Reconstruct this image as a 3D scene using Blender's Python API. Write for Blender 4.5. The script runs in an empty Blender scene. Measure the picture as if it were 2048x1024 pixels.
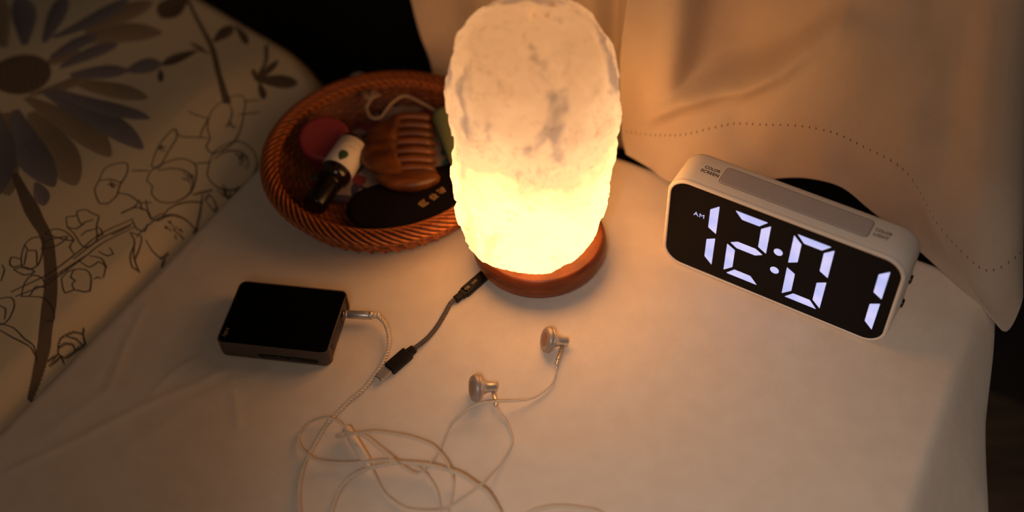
import bpy, bmesh, math, random
import numpy as np
from mathutils import Vector, Matrix, noise
C = bpy.context.scene.collection
S = 0.01                                   # all shapes below are written in centimetres
PI = math.pi

# ---------------------------------------------------------------- camera
F_PX, PITCH, ROLL, CAM_H = 2227.3, 0.8436, -0.0566, 65.2
cam_data = bpy.data.cameras.new('camera')
cam = bpy.data.objects.new('camera', cam_data)
C.objects.link(cam)
fwd = Vector((0, math.cos(PITCH), -math.sin(PITCH)))
r0 = Vector((1, 0, 0)); u0 = r0.cross(fwd)
cr = math.cos(ROLL) * r0 + math.sin(ROLL) * u0
cu = -math.sin(ROLL) * r0 + math.cos(ROLL) * u0
cam.matrix_world = Matrix(((cr.x, cu.x, -fwd.x, 0), (cr.y, cu.y, -fwd.y, 0),
                           (cr.z, cu.z, -fwd.z, CAM_H * S), (0, 0, 0, 1)))
cam_data.sensor_width = 36.0
cam_data.lens = F_PX / 2048 * 36.0
cam_data.clip_start = 0.02
cam_data.clip_end = 20
cam_data.dof.use_dof = True
cam_data.dof.focus_distance = 0.815
cam_data.dof.aperture_fstop = 2.0
bpy.context.scene.camera = cam

# ---------------------------------------------------------------- light and exposure
sc = bpy.context.scene
sc.view_settings.view_transform = 'Standard'
sc.view_settings.look = 'None'
sc.view_settings.exposure = 0.0
sc.view_settings.gamma = 1.0
sc.view_settings.use_curve_mapping = False
sc.cycles.max_bounces = 8
sc.cycles.transparent_max_bounces = 12
sc.cycles.sample_clamp_indirect = 3.0
sc.cycles.use_denoising = True
world = bpy.data.worlds.new('room_air')
sc.world = world
world.use_nodes = True
world.node_tree.nodes['Background'].inputs[0].default_value = (1.0, 0.72, 0.5, 1)
world.node_tree.nodes['Background'].inputs[1].default_value = 0.042

def area_light(name, loc, target, size, power, color):
    l = bpy.data.lights.new(name, 'AREA'); l.shape = 'DISK'; l.size = size
    l.energy = power; l.color = color
    o = bpy.data.objects.new(name, l); C.objects.link(o)
    o.location = loc
    d = Vector(target) - Vector(loc)
    o.rotation_euler = d.to_track_quat('-Z', 'Y').to_euler()
    return o
# the dim room light behind and to the right of the photographer
area_light('room_light', (-0.10, -0.75, 1.15), (0.12, 0.40, 0), 0.5, 1.6, (1.0, 0.83, 0.70))
# an unseen fill spot, added for neutral light on the front of the nightstand
sp_l = bpy.data.lights.new('fill_spot', 'SPOT'); sp_l.energy = 19.0; sp_l.color = (1.0, 0.88, 0.80)
sp_l.spot_size = math.radians(32); sp_l.spot_blend = 1.0; sp_l.shadow_soft_size = 0.06
sp_o = bpy.data.objects.new('fill_spot', sp_l); C.objects.link(sp_o); sp_o.location = (-0.12, -0.30, 0.95)
sp_o.rotation_euler = (Vector((0.105, 0.30, 0)) - sp_o.location).to_track_quat('-Z', 'Y').to_euler()

# ---------------------------------------------------------------- helpers
U = np.array([0.5171, 0.8559])             # along the nightstand, front to back
V = np.array([0.8559, -0.5171])            # across it, left to right
V_LEFT, V_RIGHT, U_BACK, U_FRONT = -54.3, 3.5, 63.7, 8.0

def tag(o, label=None, cat=None, group=None, kind=None):
    if label: o['label'] = label
    if cat: o['category'] = cat
    if group: o['group'] = group
    if kind: o['kind'] = kind
    return o

def mesh_obj(name, verts, faces, m, parent=None, smooth=True, loc=None):
    me = bpy.data.meshes.new(name)
    me.from_pydata([(v[0] * S, v[1] * S, v[2] * S) for v in verts], [], faces)
    me.update()
    if smooth:
        me.polygons.foreach_set('use_smooth', [p.loop_total <= 4 for p in me.polygons])
    if m: me.materials.append(m)
    o = bpy.data.objects.new(name, me)
    C.objects.link(o)
    if loc is not None: o.location = (loc[0] * S, loc[1] * S, loc[2] * S)
    if parent: o.parent = parent
    return o

def thing(name, label, cat, loc=(0, 0, 0), rotz=0.0, group=None):
    o = bpy.data.objects.new(name, None); C.objects.link(o)
    o.empty_display_size = 0.02
    o.location = (loc[0] * S, loc[1] * S, loc[2] * S); o.rotation_euler = (0, 0, rotz)
    return tag(o, label, cat, group)

def place(o, M):
    """give a mesh (in cm) a 4x4 transform in cm"""
    M = M.copy(); M.translation = M.translation * S
    o.matrix_local = M
    return o

class MB:
    def __init__(self): self.v = []; self.f = []
    def add(self, v, f):
        n = len(self.v); self.v += [tuple(q) for q in v]; self.f += [tuple(i + n for i in a) for a in f]
        return self
    def build(self, name, m, parent=None, smooth=True): return mesh_obj(name, self.v, self.f, m, parent, smooth)

def lathe(prof, n=64, cx=0, cy=0, close=False):
    v, f = [], []
    for r, z in prof:
        for k in range(n):
            a = 2 * PI * k / n
            v.append((cx + r * math.cos(a), cy + r * math.sin(a), z))
    for i in range(len(prof) - 1):
        for k in range(n):
            k2 = (k + 1) % n
            f.append((i * n + k, i * n + k2, (i + 1) * n + k2, (i + 1) * n + k))
    if prof[0][0] > 1e-6: f.append(tuple(reversed(range(n))))
    if prof[-1][0] > 1e-6: f.append(tuple(range((len(prof) - 1) * n, len(prof) * n)))
    return v, f

def rrect(w, h, r, n=8, inset=0.0):
    """closed outline of a rounded rectangle 0..w, 0..h"""
    r2 = max(r - inset, 0.01); pts = []
    for cx, cy, a0 in ((w - r, r, -PI / 2), (w - r, h - r, 0), (r, h - r, PI / 2), (r, r, PI)):
        for k in range(n + 1):
            a = a0 + PI / 2 * k / n
            pts.append((cx + r2 * math.cos(a), cy + r2 * math.sin(a)))
    return pts

def stack(rings, caps=(True, True)):
    """rings: lists of 3-D points of equal length"""
    v, f = [], []; n = len(rings[0])
    for r in rings: v += r
    for i in range(len(rings) - 1):
        for k in range(n):
            k2 = (k + 1) % n
            f.append((i * n + k, i * n + k2, (i + 1) * n + k2, (i + 1) * n + k))
    if caps[0]: f.append(tuple(reversed(range(n))))
    if caps[1]: f.append(tuple(range((len(rings) - 1) * n, len(rings) * n)))
    return v, f

def slab(w, h, r, z0, z1, bev=0.1, n=8, steps=3):
    """rounded slab standing in z from z0 to z1 with bevelled rims"""
    rings = []
    for k in range(steps + 1):
        t = 1 - k / steps
        rings.append([(x, y, z0 + bev * (1 - t)) for x, y in rrect(w, h, r, n, bev * (1 - math.sqrt(max(0, 1 - t * t))))])
    for k in range(steps + 1):
        t = k / steps
        rings.append([(x, y, z1 - bev * (1 - t)) for x, y in rrect(w, h, r, n, bev * (1 - math.sqrt(max(0, 1 - t * t))))])
    return stack(rings)

def smooth_path(pts, step=0.15):
    """Catmull-Rom through 3-D points, resampled"""
    P = [np.array(p, float) for p in pts]
    P = [2 * P[0] - P[1]] + P + [2 * P[-1] - P[-2]]
    out = []
    for i in range(1, len(P) - 2):
        L = np.linalg.norm(P[i + 1] - P[i]); n = max(1, int(L / step))
        for k in range(n):
            t = k / n
            out.append(0.5 * ((2 * P[i]) + (-P[i - 1] + P[i + 1]) * t + (2 * P[i - 1] - 5 * P[i] + 4 * P[i + 1] - P[i + 2]) * t * t
                              + (-P[i - 1] + 3 * P[i] - 3 * P[i + 1] + P[i + 2]) * t ** 3))
    out.append(P[-2])
    return out

def frames(path):
    T = [path[min(i + 1, len(path) - 1)] - path[max(i - 1, 0)] for i in range(len(path))]
    T = [t / (np.linalg.norm(t) + 1e-9) for t in T]
    n = np.cross(T[0], [0, 0, 1.0]); n = n / (np.linalg.norm(n) + 1e-9)
    out = []
    for t in T:
        n = n - t * (n @ t); n = n / (np.linalg.norm(n) + 1e-9)
        out.append((t, n, np.cross(t, n)))
    return out

def tube(path, r, sides=8, caps=True, scale=None):
    fr = frames(path); v, f = [], []
    for i, (p, (t, n, b)) in enumerate(zip(path, fr)):
        rr = r if scale is None else r * scale(i / (len(path) - 1))
        for k in range(sides):
            a = 2 * PI * k / sides
            v.append(tuple(p + rr * (math.cos(a) * n + math.sin(a) * b)))
    m = len(path)
    for i in range(m - 1):
        for k in range(sides):
            k2 = (k + 1) % sides
            f.append((i * sides + k, i * sides + k2, (i + 1) * sides + k2, (i + 1) * sides + k))
    if caps:
        f.append(tuple(reversed(range(sides)))); f.append(tuple(range((m - 1) * sides, m * sides)))
    return v, f

def twisted(path, r, strands=2, pitch=0.6, sides=6):
    """a cable of strands wound round each other"""
    mb = MB(); fr = frames(path); d = 0.0; ang = []
    for i in range(len(path)):
        if i: d += np.linalg.norm(path[i] - path[i - 1])
        ang.append(2 * PI * d / pitch)
    for s in range(strands):
        q = [p + r * 0.48 * (math.cos(a + 2 * PI * s / strands) * n + math.sin(a + 2 * PI * s / strands) * b)
             for p, a, (t, n, b) in zip(path, ang, fr)]
        mb.add(*tube(q, r * 0.56, sides))
    return mb

def text_mesh(body, size, m, name, parent, M, extrude=0.0, bold=0.0, align='LEFT', width=None, spacing=1.0):
    cu_ = bpy.data.curves.new(name, 'FONT'); cu_.body = body; cu_.size = size * S
    cu_.extrude = extrude * S; cu_.offset = bold * S; cu_.align_x = align; cu_.resolution_u = 4
    cu_.space_character = spacing
    t = bpy.data.objects.new(name, cu_); C.objects.link(t)
    bpy.context.view_layer.update()
    me = bpy.data.meshes.new_from_object(t.evaluated_get(bpy.context.evaluated_depsgraph_get()))
    bpy.data.objects.remove(t)
    if width:
        xs = [v.co.x for v in me.vertices]; k = width * S / (max(xs) - min(xs)); x0 = min(xs)
        for v in me.vertices: v.co.x = (v.co.x - x0) * k
    me.materials.clear(); me.materials.append(m)
    o = bpy.data.objects.new(name, me); C.objects.link(o); o.parent = parent
    place(o, M)
    return o

def basis(x, y, z, loc):
    x, y, z = Vector(x), Vector(y), Vector(z)
    return Matrix(((x.x, y.x, z.x, loc[0]), (x.y, y.y, z.y, loc[1]), (x.z, y.z, z.z, loc[2]), (0, 0, 0, 1)))

# ---------------------------------------------------------------- materials
def mat(name, color, rough=0.6, metal=0.0, **kw):
    m = bpy.data.materials.new(name); m.use_nodes = True
    b = m.node_tree.nodes['Principled BSDF']
    b.inputs['Base Color'].default_value = (*color, 1); b.inputs['Roughness'].default_value = rough
    b.inputs['Metallic'].default_value = metal
    if 'spec' in kw: b.inputs['Specular IOR Level'].default_value = kw['spec']
    if 'sheen' in kw: b.inputs['Sheen Weight'].default_value = kw['sheen']
    if 'sub' in kw:
        b.inputs['Subsurface Weight'].default_value = kw['sub']; b.inputs['Subsurface Radius'].default_value = (0.01, 0.006, 0.004)
        b.inputs['Subsurface Scale'].default_value = 0.3
    return m

def nodes(m):
    nt = m.node_tree
    def N(t, **kw):
        n = nt.nodes.new(t)
        for k, v in kw.items():
            if k.startswith('i_'):
                n.inputs[k[2:].replace('_', ' ')].default_value = v
            else: setattr(n, k, v)
        return n
    return nt, N, nt.links.new, nt.nodes['Principled BSDF']

def vary(m, c1, c2, scale=20, detail=4, lo=0.35, hi=0.65, stretch=None, coord='Object'):
    """two-tone noise colour"""
    nt, N, L, b = nodes(m)
    tc = N('ShaderNodeTexCoord'); mp = N('ShaderNodeMapping')
    if stretch: mp.inputs['Scale'].default_value = stretch
    L(tc.outputs[coord], mp.inputs[0])
    n = N('ShaderNodeTexNoise', i_Scale=scale, i_Detail=detail)
    L(mp.outputs[0], n.inputs['Vector'])
    r = N('ShaderNodeValToRGB')
    r.color_ramp.elements[0].position = lo; r.color_ramp.elements[0].color = (*c1, 1)
    r.color_ramp.elements[1].position = hi; r.color_ramp.elements[1].color = (*c2, 1)
    L(n.outputs[0], r.inputs[0]); L(r.outputs[0], b.inputs['Base Color'])
    return n, r

def weave(m, thread_cm=0.085, strength=0.25, rot=0.6, soft=0.5):
    """fine crossed threads as bump"""
    nt, N, L, b = nodes(m)
    tc = N('ShaderNodeTexCoord'); mp = N('ShaderNodeMapping'); mp.inputs['Rotation'].default_value = (0, 0, rot)
    L(tc.outputs['UV' if m.get('uv') else 'Object'], mp.inputs[0])
    sc_ = 0.314 / (thread_cm * S)
    w1 = N('ShaderNodeTexWave', i_Scale=sc_, i_Distortion=1.5); w1.inputs['Detail Scale'].default_value = 1.0
    w2 = N('ShaderNodeTexWave', i_Scale=sc_, i_Distortion=1.5); w2.bands_direction = 'Y'
    n1 = N('ShaderNodeTexNoise', i_Scale=900.0, i_Detail=2.0)
    for w in (w1, w2, n1): L(mp.outputs[0], w.inputs['Vector'])
    a = N('ShaderNodeMath', operation='ADD'); L(w1.outputs['Fac'], a.inputs[0]); L(w2.outputs['Fac'], a.inputs[1])
    a2 = N('ShaderNodeMath', operation='ADD'); L(a.outputs[0], a2.inputs[0]); L(n1.outputs[0], a2.inputs[1])
    n2 = N('ShaderNodeTexNoise', i_Scale=45.0, i_Detail=3.0); L(mp.outputs[0], n2.inputs['Vector'])
    bp1 = N('ShaderNodeBump', i_Strength=strength, i_Distance=0.0003); L(a2.outputs[0], bp1.inputs['Height'])
    bp2 = N('ShaderNodeBump', i_Strength=soft, i_Distance=0.002)
    L(n2.outputs[0], bp2.inputs['Height']); L(bp1.outputs[0], bp2.inputs['Normal'])
    L(bp2.outputs[0], b.inputs['Normal'])

M = {}
M['cloth'] = mat('table_cotton', (0.80, 0.66, 0.53), 0.9, spec=0.15, sheen=0.15)
vary(M['cloth'], (0.78, 0.64, 0.515), (0.82, 0.68, 0.55), 60, 5); weave(M['cloth'], 0.09, 0.35, 0.5, 0.25)
M['curtain'] = mat('curtain_satin', (0.70, 0.56, 0.44), 0.62, spec=0.3, sheen=0.2)
vary(M['curtain'], (0.61, 0.48, 0.37), (0.65, 0.52, 0.41), 30, 4); weave(M['curtain'], 0.07, 0.25, 0.3, 0.15)
M['wood'] = mat('lamp_wood', (0.35, 0.10, 0.03), 0.42, spec=0.4)
vary(M['wood'], (0.10, 0.019, 0.004), (0.21, 0.047, 0.011), 40, 6, stretch=(1, 1, 5))
M['rubber'] = mat('black_rubber', (0.015, 0.012, 0.01), 0.7)
M['white_plastic'] = mat('white_plastic', (0.80, 0.70, 0.61), 0.45, sub=0.1)
M['frost'] = mat('frosted_bar', (0.50, 0.43, 0.40), 0.5)
M['screen'] = mat('screen_black', (0.004, 0.003, 0.003), 0.22, spec=0.12)
M['print_dark'] = mat('dark_print', (0.02, 0.014, 0.012), 0.6)
M['knob'] = mat('black_knob', (0.01, 0.01, 0.01), 0.35)
M['digit'] = mat('lit_digit', (0.1, 0.1, 0.1), 0.5)
b_ = M['digit'].node_tree.nodes['Principled BSDF']
nt, N, L, b = nodes(M['digit'])
tc = N('ShaderNodeTexCoord'); nz = N('ShaderNodeTexNoise', i_Scale=55.0, i_Detail=1.0); L(tc.outputs['Object'], nz.inputs['Vector'])
rp = N('ShaderNodeValToRGB'); rp.color_ramp.elements[0].position = .35; rp.color_ramp.elements[0].color = (0.46, 0.50, 0.90, 1)
rp.color_ramp.elements[1].position = .65; rp.color_ramp.elements[1].color = (0.64, 0.60, 0.93, 1)
L(nz.outputs[0], rp.inputs[0]); L(rp.outputs[0], b.inputs['Emission Color']); b.inputs['Emission Strength'].default_value = 1.0
M['glass_black'] = mat('player_glass', (0.003, 0.003, 0.003), 0.10, spec=0.25)
M['player_body'] = mat('player_metal', (0.030, 0.014, 0.009), 0.35, 0.5)
M['logo'] = mat('player_logo', (0.20, 0.15, 0.12), 0.5)
M['steel'] = mat('brushed_steel', (0.66, 0.60, 0.55), 0.36, 0.75)
M['gold'] = mat('polished_pin', (0.85, 0.70, 0.55), 0.32, 0.85)
M['rosy'] = mat('earbud_grille', (0.36, 0.19, 0.12), 0.5, 0.4)
M['grey_ring'] = mat('earbud_ring', (0.40, 0.32, 0.27), 0.42, 0.3)
M['wire'] = mat('earphone_wire', (0.74, 0.60, 0.455), 0.42, spec=0.5)
M['sleeve'] = mat('cream_sleeve', (0.80, 0.64, 0.50), 0.35)
M['black_plastic'] = mat('black_plastic', (0.009, 0.007, 0.006), 0.5, spec=0.25)
M['braid'] = mat('braid', (0.05, 0.035, 0.03), 0.6); 
M['braid_light'] = mat('braid_light', (0.20, 0.15, 0.12), 0.5)
M['floor'] = mat('floor_wood', (0.10, 0.06, 0.04), 0.5)
vary(M['floor'], (0.07, 0.042, 0.028), (0.13, 0.08, 0.05), 8, 6, stretch=(1, 8, 1))
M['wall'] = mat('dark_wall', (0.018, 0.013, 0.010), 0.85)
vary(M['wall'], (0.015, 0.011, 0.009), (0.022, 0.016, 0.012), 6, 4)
M['stand'] = mat('nightstand_wood', (0.25, 0.14, 0.08), 0.5)
vary(M['stand'], (0.2, 0.11, 0.06), (0.3, 0.17, 0.1), 10, 5, stretch=(1, 6, 1))
M['mattress'] = mat('mattress_ticking', (0.55, 0.5, 0.42), 0.9)
M['wicker'] = mat('wicker', (0.42, 0.13, 0.03), 0.5, spec=0.4)
vary(M['wicker'], (0.20, 0.045, 0.008), (0.46, 0.13, 0.028), 150, 3)
M['wicker_dark'] = mat('wicker_dark', (0.13, 0.035, 0.01), 0.6)
M['pink'] = mat('pink_plastic', (0.25, 0.03, 0.035), 0.45, sub=0.2)
M['amber'] = mat('dark_amber_glass', (0.012, 0.006, 0.003), 0.12, spec=0.6)
M['cap'] = mat('black_cap', (0.006, 0.004, 0.003), 0.22, spec=0.3)
M['paper'] = mat('paper_label', (0.74, 0.64, 0.55), 0.6)
M['green_print'] = mat('leaf_print', (0.03, 0.06, 0.02), 0.6)
M['grey_print'] = mat('grey_print', (0.45, 0.36, 0.30), 0.6)
M['comb'] = mat('comb_wood', (0.38, 0.15, 0.045), 0.35, spec=0.5)
vary(M['comb'], (0.075, 0.020, 0.004), (0.21, 0.065, 0.013), 30, 5, stretch=(1, 5, 1))
M['case_cloth'] = mat('black_pouch', (0.007, 0.004, 0.004), 0.75, spec=0.12)
M['gold_print'] = mat('gold_thread', (0.42, 0.24, 0.09), 0.5)
M['tube_green'] = mat('pale_green_tube', (0.20, 0.22, 0.10), 0.45)
M['cord'] = mat('cotton_cord', (0.40, 0.28, 0.20), 0.9)
M['pouch'] = mat('floral_pouch', (0.5, 0.4, 0.35), 0.9)
nt, N, L, b = nodes(M['pouch'])
tc = N('ShaderNodeTexCoord'); vo = N('ShaderNodeTexVoronoi', i_Scale=95.0); L(tc.outputs['Object'], vo.inputs['Vector'])
sp = N('ShaderNodeSeparateColor'); L(vo.outputs['Color'], sp.inputs[0])
rp = N('ShaderNodeValToRGB'); rp.color_ramp.interpolation = 'CONSTANT'
e = rp.color_ramp.elements; e[0].position = 0; e[0].color = (0.24, 0.17, 0.15, 1); e[1].position = .35; e[1].color = (0.16, 0.02, 0.025, 1)
x = e.new(.55); x.color = (0.03, 0.10, 0.09, 1); x = e.new(.72); x.color = (0.28, 0.20, 0.18, 1); x = e.new(.88); x.color = (0.03, 0.025, 0.05, 1)
L(sp.outputs[0], rp.inputs[0]); L(rp.outputs[0], b.inputs['Base Color'])

# translucent tpu case of the player
m = mat('clear_case', (0.40, 0.31, 0.25), 0.12, spec=0.5); M['case'] = m
nt, N, L, b = nodes(m)
tr = N('ShaderNodeBsdfTransparent'); tr.inputs[0].default_value = (0.62, 0.5, 0.42, 1)
mx = N('ShaderNodeMixShader', i_Fac=0.24); out = nt.nodes['Material Output']
L(tr.outputs[0], mx.inputs[1]); L(b.outputs[0], mx.inputs[2]); L(mx.outputs[0], out.inputs[0])

# salt crystal lit from the bulb in its hollow
m = mat('salt_crystal', (0.75, 0.52, 0.38), 0.45, spec=0.3); M['salt'] = m
nt, N, L, b = nodes(m)
tc = N('ShaderNodeTexCoord')
sep = N('ShaderNodeSeparateXYZ'); L(tc.outputs['Object'], sep.inputs[0])
# distance from the bulb (object coordinates, metres)
dist = N('ShaderNodeVectorMath', operation='DISTANCE'); dist.inputs[1].default_value = (0.0, -0.003, 0.066)
L(tc.outputs['Object'], dist.inputs[0])
nb = N('ShaderNodeTexNoise', i_Scale=26.0, i_Detail=6.0, i_Roughness=0.6); L(tc.outputs['Object'], nb.inputs['Vector'])
nb2 = N('ShaderNodeMath', operation='MULTIPLY_ADD'); L(nb.outputs[0], nb2.inputs[0]); nb2.inputs[1].default_value = 0.060; L(dist.outputs['Value'], nb2.inputs[2])
glow = N('ShaderNodeValToRGB'); L(nb2.outputs[0], glow.inputs[0])
mr = N('ShaderNodeMapRange'); mr.inputs['From Min'].default_value = 0.076; mr.inputs['From Max'].default_value = 0.196
L(nb2.outputs[0], mr.inputs['Value']); L(mr.outputs[0], glow.inputs[0])
e = glow.color_ramp.elements
e[0].position = 0.0; e[0].color = (1.0, 1.0, 1.0, 1); e[1].position = 1.0; e[1].color = (0.125, 0.125, 0.125, 1)
x = e.new(0.16); x.color = (0.76, 0.76, 0.76, 1); x = e.new(0.36); x.color = (0.29, 0.29, 0.29, 1); x = e.new(0.65); x.color = (0.185, 0.185, 0.185, 1)
col = N('ShaderNodeValToRGB'); L(mr.outputs[0], col.inputs[0])
e = col.color_ramp.elements
e[0].position = 0.0; e[0].color = (1.0, 0.44, 0.115, 1); e[1].position = 1.0; e[1].color = (1.0, 0.45, 0.165, 1)
x = e.new(0.2); x.color = (1.0, 0.45, 0.14, 1); x = e.new(0.4); x.color = (1.0, 0.52, 0.21, 1); x = e.new(0.6); x.color = (1.0, 0.50, 0.21, 1)
# grey-brown impurities
n2 = N('ShaderNodeTexNoise', i_Scale=17.0, i_Detail=9.0, i_Roughness=0.58, i_Distortion=0.5)
mp2 = N('ShaderNodeMapping'); mp2.inputs['Rotation'].default_value = (0, 0.5, 0); mp2.inputs['Scale'].default_value = (1.4, 1.4, 0.7)
L(tc.outputs['Object'], mp2.inputs[0]); L(mp2.outputs[0], n2.inputs['Vector'])
r2 = N('ShaderNodeValToRGB'); L(n2.outputs[0], r2.inputs[0])
e = r2.color_ramp.elements; e[0].position = 0.38; e[0].color = (0.52, 0.54, 0.66, 1); e[1].position = 0.455; e[1].color = (1, 1, 1, 1)
n3 = N('ShaderNodeTexNoise', i_Scale=70.0, i_Detail=8.0, i_Roughness=0.7, i_Distortion=1.2); L(tc.outputs['Object'], n3.inputs['Vector'])
r3 = N('ShaderNodeValToRGB'); L(n3.outputs[0], r3.inputs[0])
e = r3.color_ramp.elements; e[0].position = 0.32; e[0].color = (0.74, 0.54, 0.46, 1); e[1].position = 0.40; e[1].color = (1, 1, 1, 1)
# thin cracks
vo = N('ShaderNodeTexNoise', i_Scale=34.0, i_Detail=5.0, i_Roughness=0.6, i_Distortion=1.5); L(tc.outputs['Object'], vo.inputs['Vector'])
ab = N('ShaderNodeMath', operation='SUBTRACT'); L(vo.outputs[0], ab.inputs[0]); ab.inputs[1].default_value = 0.56
ab2 = N('ShaderNodeMath', operation='ABSOLUTE'); L(ab.outputs[0], ab2.inputs[0])
r4 = N('ShaderNodeValToRGB'); L(ab2.outputs[0], r4.inputs[0])
e = r4.color_ramp.elements; e[0].position = 0.0; e[0].color = (0.40, 0.33, 0.26, 1); e[1].position = 0.005; e[1].color = (1, 1, 1, 1)
def mul(a, bb):
    q = N('ShaderNodeMix', data_type='RGBA', blend_type='MULTIPLY'); q.inputs[0].default_value = 1.0
    L(a, q.inputs[6]); L(bb, q.inputs[7]); return q.outputs[2]
tot = mul(mul(mul(mul(col.outputs[0], glow.outputs[0]), r2.outputs[0]), r3.outputs[0]), r4.outputs[0])
L(tot, b.inputs['Emission Color']); b.inputs['Emission Strength'].default_value = 5.2
b.inputs['Base Color'].default_value = (0.30, 0.20, 0.15, 1)
bn = N('ShaderNodeBump', i_Strength=0.5, i_Distance=0.002); L(n3.outputs[0], bn.inputs['Height']); L(bn.outputs[0], b.inputs['Normal'])

# duvet cloth: white ground with its print as a colour attribute woven into the cloth
m = mat('duvet_print', (0.7, 0.6, 0.4), 0.92, spec=0.1); M['duvet'] = m
nt, N, L, b = nodes(m)
at = N('ShaderNodeAttribute', attribute_name='print'); L(at.outputs['Color'], b.inputs['Base Color'])
tc = N('ShaderNodeTexCoord'); nz = N('ShaderNodeTexNoise', i_Scale=35.0, i_Detail=3.0); L(tc.outputs['Object'], nz.inputs['Vector'])
bn = N('ShaderNodeBump', i_Strength=0.3, i_Distance=0.003); L(nz.outputs[0], bn.inputs['Height']); L(bn.outputs[0], b.inputs['Normal'])

# ================================================================ SETTING
def uv_pt(u, v, z): q = U * u + V * v; return (q[0], q[1], z)
def struct(name, verts, faces, m, smooth=False):
    return tag(mesh_obj(name, verts, faces, m, None, smooth), kind='structure')
def boxuv(u0, u1, v0, v1, z0, z1):
    v = [uv_pt(u, w, z) for z in (z0, z1) for u, w in ((u0, v0), (u0, v1), (u1, v1), (u1, v0))]
    # v axis x u axis orientation: keep faces outward
    return v, [(0, 3, 2, 1)[::-1], (4, 5, 6, 7)[::-1], (0, 4, 5, 1), (1, 5, 6, 2), (2, 6, 7, 3), (3, 7, 4, 0)]
FLOOR_Z = -55.0
struct('floor', *boxuv(-120, 103, -150, 110, FLOOR_Z - 3, FLOOR_Z), M['floor'])
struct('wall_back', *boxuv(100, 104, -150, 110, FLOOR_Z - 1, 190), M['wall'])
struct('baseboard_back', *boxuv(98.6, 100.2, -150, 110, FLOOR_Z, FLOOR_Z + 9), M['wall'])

# ---------------------------------------------------------------- nightstand under its cloth
t = thing('nightstand', 'wooden nightstand hidden under the pale cotton cloth', 'nightstand', uv_pt(36, -25.4, FLOOR_Z), math.atan2(V[1], V[0]))
def bev_box(x0, x1, y0, y1, z0, z1, bev=0.3, name='body', m=None, parent=None):
    v, f = slab(x1 - x0, y1 - y0, bev * 1.5, 0, z1 - z0, bev, 3, 2)
    return mesh_obj(name, [(a + x0, b_ + y0, c + z0) for a, b_, c in v], f, m, parent, False)
bev_box(-28.3, 28.3, -27.4, 27.2, 52.6, 54.6, 0.3, 'top', M['stand'], t)
bev_box(-27, 27, -26, 26, 12, 52.6, 0.3, 'body', M['stand'], t)
for sx in (-1, 1):
    for sy in (-1, 1):
        mesh_obj('leg', *lathe([(1.6, 0), (2.2, 11.5), (2.2, 12.0)], 16, sx * 24, sy * 23), M['stand'], t)

# ---------------------------------------------------------------- tablecloth
t_edge = [(64.2, 4.3, -0.9), (61.7, 4.6, -2.0), (55.0, 6.6, -5.2), (49.6, 8.6, -8.0), (40.0, 10.2, -12.5), (8.0, 11.5, -17.0)]
def right_hem(u):
    us = [q[0] for q in t_edge][::-1]
    return (float(np.interp(u, us, [q[1] for q in t_edge][::-1])), float(np.interp(u, us, [q[2] for q in t_edge][::-1])))
creases = []   # (v0,u0,v1,u1,height,width)
def crease(pts, h, w): creases.append(([np.array(q, float) for q in pts], h, w))
crease([(-51.2, 17.0), (-48.9, 20.9), (-46.7, 25.1), (-44.2, 28.8), (-43.5, 30.2)], 0.11, 0.35)
crease([(-49.8, 25.2), (-51.3, 28.5), (-52.6, 32.1)], 0.09, 0.3)
crease([(-46.7, 26.8), (-46.6, 28.8), (-45.7, 30.6)], 0.08, 0.3)
crease([(-51.1, 20.7), (-50.0, 24.6), (-48.7, 26.3)], 0.05, 0.5)
crease([(-42.3, 29.8), (-41.0, 28.8), (-39.5, 27.2)], 0.08, 0.3)
crease([(-52.6, 37.2), (-52.9, 40.6), (-53.2, 42.3)], 0.05, 0.5)
crease([(-40.9, 31.5), (-43.3, 27.6), (-45.2, 21.9)], 0.06, 0.6)
crease([(-4.1, 48.7), (-1.9, 46.2), (-0.2, 42.7)], 0.04, 1.2)
crease([(-5.4, 57.2), (-0.3, 57.7), (1.8, 58.2)], 0.05, 1.2)
crease([(-26.4, 62.9), (-23.5, 60.4), (-21.7, 57.5)], 0.06, 1.2)
crease([(-46.6, 34.0), (-49.3, 33.8), (-53.0, 35.2)], -0.08, 1.5)
crease([(-17.7, 36.2), (-12.8, 37.4), (-7.4, 37.3)], 0.05, 2)
def seg_dist(px, py, pts):
    d = np.full(px.shape, 1e9)
    for a, b in zip(pts[:-1], pts[1:]):
        ab = b - a; L2 = ab @ ab + 1e-12
        tt = np.clip(((px - a[0]) * ab[0] + (py - a[1]) * ab[1]) / L2, 0, 1)
        d = np.minimum(d, np.hypot(px - a[0] - tt * ab[0], py - a[1] - tt * ab[1]))
    return d
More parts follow.
